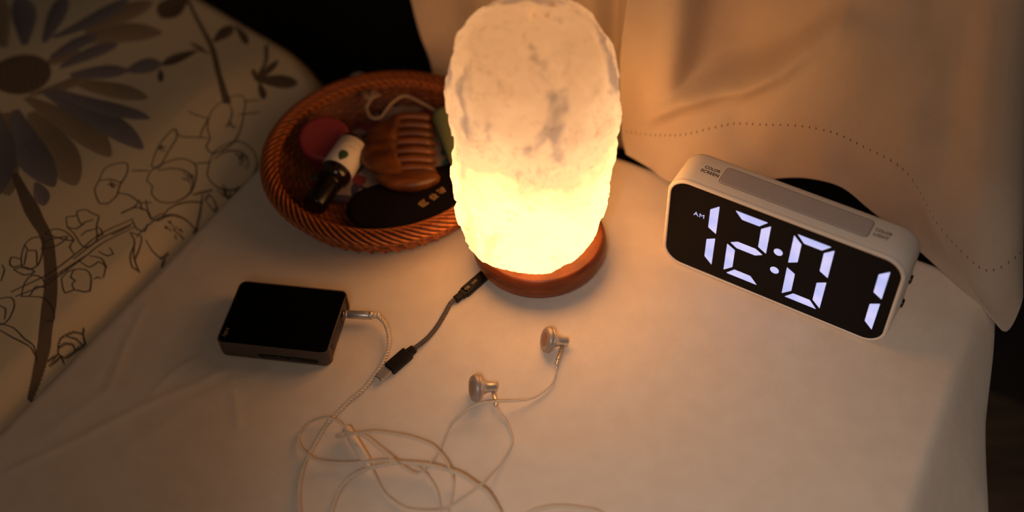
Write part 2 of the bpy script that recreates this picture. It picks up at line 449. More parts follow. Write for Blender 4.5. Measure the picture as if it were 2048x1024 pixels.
def cloth():
    step = 0.22
    vs = list(np.arange(V_LEFT, V_RIGHT + 1e-6, (V_RIGHT - V_LEFT) / 262)); us = list(np.arange(U_FRONT, U_BACK + 1e-6, (U_BACK - U_FRONT) / 250))
    vv, uu = np.meshgrid(vs, us)
    z = 0.05 * np.sin(vv * .21 + 1) * np.sin(uu * .17) - 0.05
    for pts, h, w in creases:
        z = z + h * np.exp(-(seg_dist(vv, uu, pts) / w) ** 2)
    # keep it flat under the objects: scale tiny bumps down so nothing floats visibly
    z = np.clip(z, -0.14, 0.11)
    # soft rounded rim
    for d in (V_RIGHT - vv, vv - V_LEFT, uu - U_FRONT, U_BACK - uu):
        z = z - 0.28 * np.maximum(0, 1 - d / 0.7) ** 2
    nr, nc = z.shape; verts = []; faces = []
    drops = 12
    tot = nc + 2 * drops
    def right(u, z0, k):
        hv, hz = right_hem(u); a = k / drops
        # round over, then fall to the hem with shallow flutes
        bulge = 0.25 * math.sin(a * PI) ** .5
        fl = 0.12 * a * math.sin(u * 0.55)
        return V_RIGHT + (hv - V_RIGHT) * a + bulge + fl, z0 + (hz - z0) * a
    for i in range(-drops, nr + drops):
        ii = min(max(i, 0), nr - 1); over = max(-i, i - nr + 1, 0)
        for j in range(-drops, nc + drops):
            jj = min(max(j, 0), nc - 1)
            u, w, zz = us[ii], vs[jj], z[ii, jj]
            if j >= nc: w, zz = right(u, zz, j - nc + 1)
            elif j < 0:
                k = -j; w = V_LEFT - 0.12 * min(k, 2) ; zz = zz - 1.1 * k
            if over:
                flute = 0.5 * math.sin(w * .35) * over / drops
                du = 0.25 * min(over, 2) + abs(flute)
                u = (U_BACK + du) if i >= nr else (U_FRONT - du - 0.12 * over)
                zz -= 1.5 * over
            verts.append(uv_pt(u, w, zz))
    R = nr + 2 * drops
    for i in range(R - 1):
        for j in range(tot - 1):
            a = i * tot + j
            faces.append((a, a + 1, a + tot + 1, a + tot))
    o = mesh_obj('tablecloth', verts, faces, M['cloth'])
    return tag(o, 'pale cream cotton cloth covering the nightstand top', 'tablecloth')
cloth_o = cloth()

# ---------------------------------------------------------------- duvet with flower print, on the bed at the left
def duv(s, u):
    s = np.asarray(s, float); u = np.asarray(u, float)
    ue = 60.5 + 5.0 * (1 - np.exp(-np.maximum(s, 0) / 5))
    k = np.minimum(np.maximum(s, 0) / 8, 1)
    z = 3.6 * (1 - np.exp(-np.maximum(s, 0) / 8)) + .45 * np.sin(s * .31 + u * .12) * k + .3 * np.sin(u * .27 - s * .14 + 1) * k
    for d in (s + .6, ue - u):
        z = z - 5.2 * np.maximum(0, 1 - d / 3.6) ** 2 - 6 * np.maximum(0, -d)
    return z
PETALS=[((21.0,45.97),(7.92,44.28),1.08,'b'),((20.41,46.55),(9.72,47.34),0.79,'b'),((20.06,48.08),(11.77,49.37),0.88,'n'),((20.29,48.66),(15.97,51.59),0.79,'b'),((16.21,51.47),(13.82,53.63),0.96,'b'),((21.6,48.87),(18.93,53.72),0.71,'b'),((23.15,49.33),(21.25,53.65),0.71,'b'),((22.89,51.7),(16.42,56.88),1.12,'n'),((22.53,53.33),(19.62,59.55),1.08,'n'),((24.75,51.42),(21.89,58.83),0.83,'b'),((24.96,50.54),(29.0,57.04),0.92,'b'),((26.23,49.44),(33.86,55.62),1.08,'b'),((27.53,48.28),(35.41,54.84),1.08,'n'),((21.49,44.49),(9.62,42.23),1.17,'n'),((19.86,43.35),(9.69,38.23),1.42,'n'),((21.13,42.82),(10.89,37.11),1.25,'b'),((12.42,36.74),(10.12,35.19),0.58,'b'),((21.47,42.15),(13.0,34.47),1.25,'n'),((22.4,41.85),(13.64,33.53),1.25,'b'),((23.26,48.16),(21.49,51.42),0.58,'n'),((21.42,44.9),(18.41,50.48),0.58,'n')]
LEAVES=[((12.28,56.58),(13.72,53.44),0.71),((11.87,58.52),(12.17,61.51),0.71),((17.69,61.9),(17.71,58.31),1.25),((11.16,56.75),(13.54,57.2),0.25),((11.9,61.59),(9.15,59.85),0.42),((5.37,56.24),(2.62,58.53),0.83),((5.28,56.13),(5.48,59.68),0.38),((5.37,56.24),(6.42,57.23),0.25),((4.99,56.15),(3.54,54.76),0.38),((13.54,53.01),(12.16,51.56),0.33)]
STEMS=[([(14.51,36.54),(11.55,34.9),(9.58,33.83),(8.1,33.1),(6.78,31.9),(4.72,29.63),(2.53,26.49),(1.84,25.1),(1.34,23.68),(0.98,22.37)],[0.58,0.83,1.17,0.92,0.88,0.92,1.04,0.83,0.58,0.25]),([(17.32,61.72),(15.58,60.5),(13.88,59.41),(11.3,57.61),(8.42,54.96),(5.67,52.52)],[0.33,0.38,0.46,0.5,0.5,0.71]),([(11.07,56.99),(12.01,56.75),(12.59,56.39)],[0.17,0.17,0.17]),([(7.62,60.73),(6.14,58.66),(5.37,56.24)],[0.38,0.38,0.33,0.33,0.33]),([],[0.25,0.33])]
LINES=[[(5.78,52.56),(5.97,51.64),(5.8,50.4),(5.18,49.22),(4.31,48.35),(4.13,47.58),(3.34,47.31),(2.9,48.36),(2.77,49.52),(3.1,50.86),(3.9,52.51),(4.62,53.69),(5.3,53.78),(5.72,52.99),(5.78,52.56)],[(3.07,46.6),(3.34,47.65),(3.03,48.89),(2.53,49.83),(1.76,50.24),(1.17,49.99),(0.86,48.85),(0.88,47.16),(1.23,45.85),(1.78,45.24),(2.47,45.38),(3.07,46.6)],[(5.8,41.95),(6.09,42.94),(5.75,44.09),(4.97,45.29),(3.87,45.59),(3.18,44.95),(2.66,43.9),(2.51,42.87),(2.89,41.54),(3.86,40.95),(4.8,41.25),(5.09,41.78),(5.8,41.95)],[(5.64,43.29),(5.01,44.05),(3.97,44.58),(3.13,44.39),(2.49,43.17)],[(2.93,47.06),(2.66,48.33),(1.84,49.36),(1.28,49.0)],[(5.38,52.54),(4.47,51.6),(4.02,50.29)],[(8.69,39.71),(9.17,40.99),(8.73,41.95),(8.1,42.39),(7.45,41.6),(7.14,40.31),(6.7,39.45),(6.74,38.34),(7.15,37.99),(8.29,38.75),(8.69,39.71)],[(8.63,39.78),(8.11,40.32),(7.16,40.62)],[(7.06,47.44),(6.3,47.09),(4.53,48.32)],[(6.38,43.32),(7.12,45.23),(7.23,47.33),(6.51,46.88),(6.17,45.28),(5.78,43.48),(6.38,43.32)],[(7.45,49.6),(6.72,49.64),(5.71,49.95)],[(5.63,49.84),(5.33,48.76),(5.05,48.03)],[(2.29,43.17),(1.71,44.78)],[(4.03,52.02),(2.99,53.47)],[(1.9,43.8),(1.41,42.61),(1.03,41.39)],[(2.78,40.0),(2.77,41.06),(2.31,42.24),(1.64,43.36)],[(6.84,39.63),(5.97,40.02),(4.88,39.99),(4.21,40.5)],[(5.38,38.39),(4.82,39.45),(3.79,39.64),(3.22,39.21),(2.67,39.69)],[(4.88,39.99),(4.37,39.49)],[(7.31,42.02),(6.25,42.83)],[(3.8,45.65),(2.99,46.5)],[(4.59,53.49),(3.81,54.47)],[(1.64,43.68),(0.97,43.69),(1.04,44.15),(1.64,44.32),(1.64,43.68)],[(1.54,45.13),(1.03,45.45),(0.87,46.15),(0.94,46.95)],[(3.06,37.25),(3.08,38.43),(2.93,39.44),(2.43,40.56),(1.67,41.18),(1.05,41.29)],[(8.18,35.41),(7.51,34.73),(6.76,34.58),(5.75,34.1),(5.33,34.1),(5.14,35.14),(5.97,36.13),(6.5,37.04),(7.01,36.89),(7.61,36.86),(7.94,36.36),(7.72,35.97),(8.12,35.46)],[(7.51,34.73),(6.93,35.03),(6.85,35.92),(6.56,36.46)],[(7.66,36.03),(7.13,35.64),(6.84,35.65)],[(6.29,34.74),(6.25,35.33),(5.88,35.9)],[(5.97,36.13),(5.57,36.16),(5.14,35.84),(5.29,35.44)],[(8.73,31.54),(8.75,32.27),(8.17,32.81),(7.39,31.89),(6.87,30.78),(7.08,30.09),(7.56,29.94),(8.26,30.64),(8.73,31.54)],[(8.73,31.54),(8.22,31.31),(7.8,31.65),(6.92,30.73)],[(8.27,31.25),(7.61,30.17)],[(8.08,30.42),(8.75,30.13),(8.39,29.57),(8.06,29.56),(7.71,30.1)],[(7.94,29.42),(7.46,30.05),(6.65,30.18),(7.02,29.53),(7.94,29.42)],[(4.8,30.89),(4.87,31.59),(4.64,32.05),(4.02,32.54),(3.3,32.31),(2.57,31.29),(2.77,30.94),(3.44,30.65),(3.75,30.04),(4.36,30.46),(4.8,30.89)],[(4.64,32.05),(4.37,31.36),(3.91,31.32),(3.9,30.94),(3.44,30.65)],[(4.37,38.38),(5.3,35.84),(5.46,33.51),(5.64,31.51),(5.91,30.15),(6.81,27.87)],[(3.78,37.9),(4.63,35.28),(4.83,33.25),(5.1,30.89),(5.33,29.72),(6.3,27.76)],[(4.1,38.04),(5.0,35.48),(5.29,32.81)],[(4.1,37.76),(4.6,36.27)],[(4.84,33.51),(5.29,30.87),(5.45,30.11)],[(3.71,37.27),(2.8,37.46),(2.31,36.52),(2.03,35.56),(1.5,35.19),(1.87,35.03),(2.4,35.59),(2.85,36.73),(3.71,37.27)],[(2.85,36.73),(2.18,35.65)],[(7.63,32.06),(7.73,32.9),(6.94,34.03),(7.0,32.88),(7.57,31.98)],[(8.31,33.22),(8.1,33.95),(7.38,34.32),(6.38,34.1),(7.03,33.66),(8.31,33.22)],[(5.58,33.16),(6.21,33.42),(6.38,34.1)],[(4.93,32.88),(3.91,32.91),(3.74,33.7),(3.04,33.61),(2.61,32.82)],[(4.59,33.71),(3.82,34.05),(2.96,33.65)],[(4.36,34.44),(3.58,34.51),(3.39,34.93),(3.93,35.19)],[(2.97,32.28),(2.89,32.55),(2.67,32.64)],[(1.67,26.56),(1.82,27.03),(1.61,28.1),(1.29,28.49),(0.97,28.14),(1.01,27.48),(1.13,26.28),(1.41,26.09),(1.67,26.56)],[(1.58,26.46),(1.53,27.02),(1.28,27.4),(1.08,27.24)],[(1.67,27.5),(1.34,27.87),(0.98,27.9)],[(1.29,28.49),(1.42,28.84)],[(1.5,25.21),(1.41,26.09)],[(1.33,25.04),(1.26,26.16)],[(1.01,25.94),(1.26,26.16)],[(5.65,25.41),(4.59,25.64),(3.32,25.37),(2.52,25.33),(1.84,24.64)],[(5.24,24.98),(4.21,24.99),(2.52,25.1),(2.01,24.82)],[(7.08,26.99),(6.5,27.51),(5.85,27.13),(5.38,26.04),(5.44,25.42),(5.59,25.34)],[(6.69,26.56),(6.16,26.56),(5.64,25.87)],[(5.55,28.31),(4.53,28.81),(3.24,28.28),(2.81,27.66),(3.18,27.38)],[(5.99,27.99),(6.57,29.01),(6.58,29.86),(5.83,30.06),(5.19,29.56),(5.74,29.25),(5.55,28.31),(5.99,27.99)],[(8.83,29.24),(8.44,29.04),(8.0,28.18)],[(4.31,38.29),(3.52,37.84),(2.92,38.03),(3.19,38.64)],[(2.41,37.47),(1.72,37.18),(1.24,37.28),(1.16,38.08)],[(2.79,39.37),(2.41,40.49),(1.73,41.12),(1.07,41.32)],[(4.7,40.44),(3.38,39.3),(2.96,40.16)],[(1.09,37.54),(0.97,36.89)],[(5.35,38.27),(4.98,39.42),(5.1,40.13)],[(1.0,40.9),(0.99,41.47)]]
DOTS=[((3.5,44.09),0.54),((1.76,48.87),0.54),((3.88,50.6),0.42),((7.66,40.06),0.33),((6.71,45.19),0.29),((1.81,39.87),0.67),((1.15,45.71),0.42)]
DISC=((23.79,46.38),2.6)
def duvet():
    sa = np.concatenate([np.arange(0.3, 38, 0.075), np.arange(38, 70, 0.8)])
    ua = np.concatenate([np.arange(-8, 17, 0.8), np.arange(17, 66, 0.075), np.arange(66.0, 68.0, 0.25)])
    ss, uu = np.meshgrid(sa, ua); z = duv(ss, uu)
    z = np.maximum(z, -16 + 0 * z)
    base = np.array([0.76, 0.62, 0.42]); colr = np.ones(ss.shape + (3,)) * base
    tone = 0.5 + 0.5 * np.sin(ss * .35 + 2 * np.sin(uu * .21)) * np.sin(uu * .3 + 1.3)
    colr = colr * (1 - 0.10 * tone[..., None] * np.array([0.4, 0.6, 1.0]))
    def box(pts, m):
        P = np.array(pts); a0, b0 = P.min(0) - m; a1, b1 = P.max(0) + m
        j0, j1 = np.searchsorted(sa, a0), np.searchsorted(sa, a1); i0, i1 = np.searchsorted(ua, b0), np.searchsorted(ua, b1)
        return slice(i0, max(i1, i0 + 1)), slice(j0, max(j1, j0 + 1))
    def paint(sl, mask, c):
        m_ = np.clip(mask, 0, 1)[..., None]; colr[sl] = colr[sl] * (1 - m_) + np.array(c) * m_
    rnd = random.Random(4)
    def petal(a, b_, w, c, edge):
        a = np.array(a); b_ = np.array(b_); sl = box([a, b_], w + .3); X, Y = ss[sl], uu[sl]
        d = b_ - a; L = np.linalg.norm(d); t = d / L; n = np.array([-t[1], t[0]])
        x = ((X - a[0]) * t[0] + (Y - a[1]) * t[1]) / L; y = (X - a[0]) * n[0] + (Y - a[1]) * n[1]
        bend = 0.12 * L * rnd.uniform(-1, 1) * np.sin(np.clip(x, 0, 1) * PI) * .5
        y = y - bend
        xc = np.clip(x, 0, 1)
        half = w * 0.5 * (np.sin(PI * np.clip(xc, 0, 1) ** 1.5) ** 0.6 * 0.9 + 0.25 * (1 - xc)) * 1.05
        inside = np.clip((half - np.abs(y)) / 0.09, 0, 1) * (x > 0) * (x < 1)
        shade = 0.72 + 0.38 * np.clip(0.5 + y / (w + 1e-6), 0, 1) + 0.10 * np.sin(y * 22) * (1 - xc * .4)
        cc = np.array(c)[None, None] * shade[..., None]
        m_ = inside[..., None]
        colr[sl] = colr[sl] * (1 - m_) + cc * m_
        line = inside * np.clip(1 - (half - np.abs(y)) / 0.10, 0, 1) * edge
        paint(sl, line, np.array(c) * .35)
        for off in (-.28, .0, .3):
            vein = inside * np.clip(1 - np.abs(y - off * w * (1 - xc * .6)) / 0.035, 0, 1) * (x > .08) * (x < .85) * .55
            paint(sl, vein, np.array(c) * .45)
    blue, brown, dk = (0.27, 0.225, 0.225), (0.40, 0.29, 0.185), (0.17, 0.12, 0.08)
    order = sorted(PETALS, key=lambda q: 0 if q[3] == 'n' else 1)
    for a, b_, w, c in order: petal(a, b_, w * 2.1, blue if c == 'b' else brown, 0.8)
    def stroke(pts, ws, c, soft=0.05):
        P = smooth_path([(q[0], q[1], 0) for q in pts], 0.3); P = [q[:2] for q in P]
        sl = box(P, max(ws)); X, Y = ss[sl], uu[sl]; best = np.full(X.shape, -1e9)
        n = len(P)
        for i in range(n - 1):
            a, b_ = P[i], P[i + 1]; ab = b_ - a; tt = np.clip(((X - a[0]) * ab[0] + (Y - a[1]) * ab[1]) / (ab @ ab + 1e-9), 0, 1)
            f_ = (i + tt) / (n - 1) * (len(ws) - 1); w = np.interp(f_, range(len(ws)), ws)
            best = np.maximum(best, w / 2 - np.hypot(X - a[0] - tt * ab[0], Y - a[1] - tt * ab[1]))
        paint(sl, np.clip(best / soft + .5, 0, 1), c)
    for pts, ws in STEMS: 
        if len(pts) > 1: stroke(pts, ws, dk)
    for a, b_, w in LEAVES: petal(a, b_, w * 1.9, dk, 0.7)
    # flower heart
    (dc, dr) = DISC; sl = box([dc], dr + .5); X, Y = ss[sl], uu[sl]; d = np.hypot(X - dc[0], Y - dc[1])
    paint(sl, np.clip((dr - d) / .15, 0, 1), (0.21, 0.15, 0.10))
    paint(sl, np.clip((dr - d) / .15, 0, 1) * (0.4 + 0.4 * np.sin(X * 9) * np.sin(Y * 9)), (0.15, 0.105, 0.07))
    for pts in LINES: stroke(pts, [0.09, 0.13, 0.10], (0.09, 0.06, 0.045), 0.07)
    for cpt, r in DOTS:
        for k in range(16):
            a = rnd.uniform(0, 2 * PI); rr = r * rnd.uniform(.1, 1)
            q = (cpt[0] + rr * math.cos(a), cpt[1] + rr * math.sin(a)); stroke([(cpt[0] + .6 * rr * math.cos(a), cpt[1] + .6 * rr * math.sin(a)), q], [0.05, 0.14], (0.10, 0.07, 0.05), 0.06)
    vw = V_LEFT - ss
    X = U[0] * uu + V[0] * vw; Y = U[1] * uu + V[1] * vw
    verts = np.stack([X, Y, z], -1).reshape(-1, 3) * S
    nr, nc = ss.shape
    idx = np.arange(nr * nc).reshape(nr, nc)
    f = np.stack([idx[:-1, :-1], idx[1:, :-1], idx[1:, 1:], idx[:-1, 1:]], -1).reshape(-1, 4)
    me = bpy.data.meshes.new('duvet')
    me.vertices.add(len(verts)); me.vertices.foreach_set('co', verts.astype(np.float32).ravel())
    me.loops.add(f.size); me.loops.foreach_set('vertex_index', f.astype(np.int32).ravel())
    me.polygons.add(len(f)); me.polygons.foreach_set('loop_start', np.arange(0, f.size, 4, dtype=np.int32))
    me.polygons.foreach_set('use_smooth', np.ones(len(f), bool))
    me.update(calc_edges=True)
    ca = me.color_attributes.new('print', 'FLOAT_COLOR', 'POINT')
    ca.data.foreach_set('color', np.concatenate([colr, np.ones(ss.shape + (1,))], -1).astype(np.float32).ravel())
    me.materials.append(M['duvet'])
    me.flip_normals()
    o = bpy.data.objects.new('duvet', me); C.objects.link(o)
    return tag(o, 'cream duvet printed with a big dark blue flower and line-drawn blossoms', 'duvet')
duvet()
t = thing('bed', 'bed under the printed duvet left of the nightstand', 'bed', uv_pt(25, -95, FLOOR_Z), math.atan2(V[1], V[0]))
bev_box(-38, 38, -60, 34, 18, 38, 4, 'mattress', M['mattress'], t)
bev_box(-38, 38, -60, 34, 6, 18, 0.8, 'frame', M['stand'], t)
for sx in (-1, 1):
    for sy in (-1, 1): mesh_obj('leg', *lathe([(2, 0), (2.4, 6)], 12, sx * 34, -13 + sy * 43), M['stand'], t)

# ---------------------------------------------------------------- curtains
C1= [[(10.1, 68.54, 0.3), (9.85, 69.87, 1.72), (9.51, 70.43, 8.32), (9.89, 71.14, 14.03)], [(11.92, 66.79, 0.2), (11.9, 67.82, 2.86), (11.96, 68.25, 9.89), (12.08, 68.88, 15.49)], [(13.43, 65.0, 0.2), (14.06, 66.28, 4.09), (14.3, 67.3, 10.48), (14.37, 68.19, 15.82)], [(17.56, 63.25, 0.4), (16.61, 65.44, 5.5), (17.52, 66.99, 10.49), (17.37, 67.55, 16.07)], [(21.91, 63.41, 1.55), (19.44, 64.43, 6.66), (20.33, 64.83, 12.02), (20.13, 65.65, 17.23)], [(25.27, 60.91, 3.18), (23.69, 61.4, 8.48), (24.08, 61.86, 14.12), (23.74, 62.77, 19.04)], [(28.11, 58.84, 1.94), (26.45, 59.5, 8.2), (27.01, 60.09, 14.88), (26.77, 60.94, 20.13)], [(31.62, 55.45, 0.25), (28.88, 57.09, 7.87), (29.0, 58.66, 15.02), (28.91, 60.11, 20.57)], [(34.52, 50.65, -0.3), (31.24, 54.27, 4.96), (30.8, 57.1, 13.53), (30.45, 59.18, 21.13)], [(36.39, 49.38, -1.8), (33.59, 50.74, 3.92), (32.51, 55.37, 14.02), (31.9, 58.19, 21.73)], [(36.83, 49.96, 1.33), (35.88, 50.99, 5.48), (34.87, 55.11, 14.07), (33.87, 57.82, 21.86)], [(38.47, 53.87, -1.39), (37.57, 54.88, 2.14), (36.16, 57.6, 11.78), (34.83, 59.58, 20.55)]]
C2= [[(-6.26, 81.12, -0.37), (-6.35, 81.65, 1.66), (-6.68, 82.32, 3.98), (-6.95, 82.95, 6.79)], [(10.81, 74.09, -4.45), (10.65, 75.35, 3.22), (10.48, 75.45, 7.94), (10.38, 75.52, 10.89)]]
def cr(P, t):
    n = len(P); i = min(int(t), n - 2); f_ = t - i
    p0 = P[max(i - 1, 0)] if i > 0 else 2 * P[0] - P[1]; p3 = P[i + 2] if i + 2 < n else 2 * P[-1] - P[-2]
    p1, p2 = P[i], P[i + 1]
    return 0.5 * (2 * p1 + (-p0 + p2) * f_ + (2 * p0 - 5 * p1 + 4 * p2 - p3) * f_ ** 2 + (-p0 + 3 * p1 - 3 * p2 + p3) * f_ ** 3)
def loft(cols, nu, nv, disp=None, hi=78.0):
    """cols: control columns bottom -> top; an upper row is added far above"""
    cols = [[np.array(q, float) for q in c] for c in cols]
    for c in cols:
        q = c[-1] + 1.15 * (c[-1] - c[-2]) * np.array([.5, .5, 1]); c.append(q)
        q = q.copy(); q[2] += 16; q[:2] = q[:2] + 0.3 * U; c.append(q)
        q2 = q.copy(); q2[2] = hi; c.append(q2)
    rows = len(cols[0]); out = []
    tv = []
    for k in range(nv + 1):
        a = k / nv
        tv.append(3.0 * a / 0.75 if a <= 0.75 else 3 + (rows - 4) * (a - .75) / .25)
    for tt in tv:
        line = [cr(c, min(tt, rows - 1 - 1e-6)) for c in cols]
        for k in range(nu + 1):
            out.append(cr(line, k / nu * (len(cols) - 1) * (1 - 1e-9)))
    out = np.array(out)
    if disp is not None: out = disp(out)
    f = []
    w = nu + 1
    for i in range(nv):
        for j in range(nu): a = i * w + j; f.append((a, a + 1, a + w + 1, a + w))
    return out, f, cols, tv
CREASE = [(-25.9, 4.4), (-22.6, 7.2), (-18.3, 9.2), (-15.5, 11.8), (-14.2, 13.9), (-11.9, 17.1)]
def dent(P):
    v = P[:, :2] @ V; z = P[:, 2]
    pts = [np.array(q) for q in CREASE]
    d = seg_dist(v, z, pts)
    # side of the crease (above / below it)
    zc = np.interp(v, [q[0] for q in CREASE], [q[1] for q in CREASE])
    fade = 1 / (1 + np.exp((v + 14.8) / 0.9)) * 1 / (1 + np.exp((-24.2 - v) / 0.7))
    du = -0.75 * np.exp(-(d / 0.7) ** 2) * fade + 0.55 * np.exp(-((z - zc + 1.9) / 1.1) ** 2) * np.exp(-((v + 21) / 4.5) ** 2)
    # sunken field above the crease, right of a vertical fold
    right = 1 / (1 + np.exp(-(v + 23.0) / 0.30)); up = 1 / (1 + np.exp(-(z - zc - 0.8) / 0.5))
    du = du + 2.8 * right * up * np.exp(-(np.maximum(0, v + 20) / 8) ** 2) * np.exp(-np.maximum(0, z - 22) / 5)
    # puckers between hem seam and hem
    du = du + 0.10 * np.sin(v * 1.3) * np.exp(-((z - 5.5) / 2.5) ** 2)
    du = du + 0.12 * np.sin(v * .55 + z * .25) * np.clip((z - 9) / 6, 0, 1)
    P = P.copy(); P[:, 0] += U[0] * du; P[:, 1] += U[1] * du
    return P
verts, faces, cols1, tv1 = loft(C1, 330, 220, dent)
cur = thing('curtain', 'pale satin curtain with a hemstitched border behind the alarm clock', 'curtain', uv_pt(64, -12, 0), 0)
o0 = uv_pt(64, -12, 0)
panel = mesh_obj('panel', verts - np.array(o0), faces, M['curtain'], cur)
sol = panel.modifiers.new('thick', 'SOLIDIFY'); sol.thickness = 0.0007; sol.offset = 1
# holes of the drawn-thread seam, their darkness put into the colour of raised ovals
def seam(verts, nu, nv, tv, row_t, k0, k1, parent, off):
    w = nu + 1; P = verts.reshape(nv + 1, w, 3)
    i = int(np.argmin([abs(t_ - row_t) for t_ in tv])); line = P[i]
    up = P[i + 2] - P[i]
    mb = MB(); acc = 0.0; last = line[0]
    for j in range(1, w - 1):
        acc += np.linalg.norm(line[j] - last); last = line[j]
        if acc > 0.47:
            acc = 0
            tt = line[j + 1] - line[j - 1]; tt = tt / np.linalg.norm(tt); uu_ = up[j] / np.linalg.norm(up[j])
            n_ = np.cross(tt, uu_); n_ /= np.linalg.norm(n_)
            c = line[j] + n_ * 0.045 - np.array(off)
            ring = []
            for a in range(8):
                an = 2 * PI * a / 8
                ring.append(c + tt * 0.055 * math.cos(an) + uu_ * 0.13 * math.sin(an))
            ring2 = [q + n_ * 0.03 for q in ring]
            mb.add(*stack([ring, ring2]))
    o = mb.build('seam_holes', M['seam_hole'], parent); o['kind'] = 'stuff'
    return o
M['seam_hole'] = mat('seam_hole_dark', (0.20, 0.12, 0.075), 0.9)
seam(verts, 330, 220, tv1, 1.0, 0, 330, cur, o0)

def wavy(P):
    v = P[:, :2] @ V; z = P[:, 2]
    du = 0.9 * np.sin(v * 0.42 + 0.8) + 0.4 * np.sin(v * 1.1 + 2) + 1.4 * np.exp(-((v + 31.5) / 0.9) ** 2)
    P = P.copy(); P[:, 0] += U[0] * du; P[:, 1] += U[1] * du
    return P
c2 = []
for k in range(7):
    a = k / 6
    col = [np.array(C2[0][r]) * (1 - a) + np.array(C2[1][r]) * a for r in range(4)]
    if k > 0: col[0] = col[0] * 1.0; col[0][2] = -0.4 - 5 * a
    c2.append(col)
verts, faces, _, _ = loft(c2, 120, 90, wavy)
o2 = uv_pt(68, -40, 0)
cur2 = thing('curtain', 'darker folded curtain hanging behind the glowing salt lamp', 'curtain', o2, 0)
panel = mesh_obj('panel', verts - np.array(o2), faces, M['curtain'], cur2)
sol = panel.modifiers.new('thick', 'SOLIDIFY'); sol.thickness = 0.0007; sol.offset = 1

# ================================================================ SALT LAMP
LX, LY = 2.172, 57.497
lamp = thing('salt_lamp', 'glowing salt crystal lamp on a round wooden base', 'lamp', (LX, LY, 0))
base = mesh_obj('base', *lathe([(0, .35), (3.5, .35), (4.1, .5), (4.6, .82), (4.95, 1.25), (5.10, 1.7), (5.12, 2.1), (5.05, 2.55), (4.90, 2.92),
                                (4.80, 3.05), (4.70, 3.08), (0, 3.08)], 128), M['wood'], lamp)
for k in range(4):
    a = PI / 4 + k * PI / 2 - .9
    fx, fy = 3.0 * math.cos(a), 3.0 * math.sin(a)
    foot = mesh_obj('foot', *lathe([(0, -.03), (.42, -.03), (.48, .1), (.48, .5)], 16, fx, fy), M['rubber'], lamp)
def crystal():
    prof = [(3.09, 3.95), (3.3, 4.25), (3.7, 4.58), (4.3, 4.9), (5.5, 5.28), (7.5, 5.48), (10, 5.56), (13, 5.62), (15.8, 5.70), (17.8, 5.62),
            (19.6, 5.28), (21.0, 4.72), (22.2, 3.85), (22.9, 2.7), (23.25, 1.3), (23.3, 0.0)]
    # resample the profile by length
    L = [0]
    for (z0, r0_), (z1, r1) in zip(prof[:-1], prof[1:]): L.append(L[-1] + math.hypot(z1 - z0, r1 - r0_))
    n, m = 230, 320; verts = []
    for i in range(n + 1):
        l = L[-1] * i / n; z = float(np.interp(l, L, [q[0] for q in prof])); r = float(np.interp(l, L, [q[1] for q in prof]))
        cx = float(np.interp(z, [3, 6, 12, 17, 22], [-.40, -.58, -.22, -.10, -.12]))
        for k in range(m):
            a = 2 * PI * k / m; ca, sa_ = math.cos(a), math.sin(a)
            p = Vector((ca * 5, sa_ * 5, z))
            big = noise.noise(p * .16 + Vector((3, 1, 7))) * .55
            mid = (1 - abs(noise.noise(p * .42 + Vector((9, 4, 2))))) ** 2 * .24 - .16
            fine = noise.fractal(p * 1.1, 0.8, 2.1, 4) * .07
            strata = 0.10 * noise.noise(Vector((ca * 2.5, sa_ * 2.5, z * 1.3)))
            steps_ = .13 * math.floor(3 * (noise.noise(p * .45) + .5)) - .15
            amt = min(1, (z - 2.9) / 1.4)
            rr = r + (big + mid + fine + strata + steps_) * amt * min(1, r / 2.0)
            zz = z + (noise.noise(p * .35 + Vector((0, 5, 0))) * .35) * min(1, max(0, (z - 18) / 3)) + noise.noise(Vector((ca * 4, sa_ * 4, 0))) * .25 * max(0, 1 - (z - 3.08) / 1.5)
            zz = max(zz, 3.085)
            verts.append((cx + rr * ca, rr * sa_, zz))
    f = []
    for i in range(n):
        for k in range(m):
            k2 = (k + 1) % m; f.append((i * m + k, i * m + k2, (i + 1) * m + k2, (i + 1) * m + k))
    f.append(tuple(reversed(range(m))))
    return mesh_obj('crystal', verts, f, M['salt'], lamp)
crystal()

# ================================================================ ALARM CLOCK
W_, H_, D_ = 17.62, 9.01, 3.45
clock = thing('alarm_clock', 'white digital alarm clock with a black display showing 12:01', 'clock', (11.553, 56.981, 0), -0.5933)
def xz(pts, y): return [(x, y, z) for x, z in pts]
def ring_xz(inset, y, w=W_, h=H_, r=1.75, n=12): return xz(rrect(w, h, r, n, inset) if inset >= 0 else rrect(w, h, r, n, inset), y)
def insetrect(w, h, r, i, n=12):
    rr = max(r - i, .05); pts = []
    for cx, cy, a0 in ((w - i - rr, i + rr, -PI / 2), (w - i - rr, h - i - rr, 0), (i + rr, h - i - rr, PI / 2), (i + rr, i + rr, PI)):
        for k in range(n + 1):
            a = a0 + PI / 2 * k / n; pts.append((cx + rr * math.cos(a), cy + rr * math.sin(a)))
    return pts
IR = lambda i, y: xz(insetrect(W_, H_, 1.7, i), y)
rings = [IR(.30, .10), IR(.28, .02), IR(.22, 0), IR(.13, .0), IR(.05, .05), IR(0, .16), IR(0, .22), IR(.025, .25), IR(.0, .28), IR(0, D_ - .45), IR(.06, D_ - .2), IR(.2, D_ - .05), IR(.4, D_)]
v, f = stack(rings)
mesh_obj('case', v, [tuple(reversed(a)) for a in f], M['white_plastic'], clock)
v, f = stack([IR(.285, .12), IR(.285, .055), IR(.32, .04)])
mesh_obj('display', v, [tuple(reversed(a)) for a in f], M['screen'], clock)
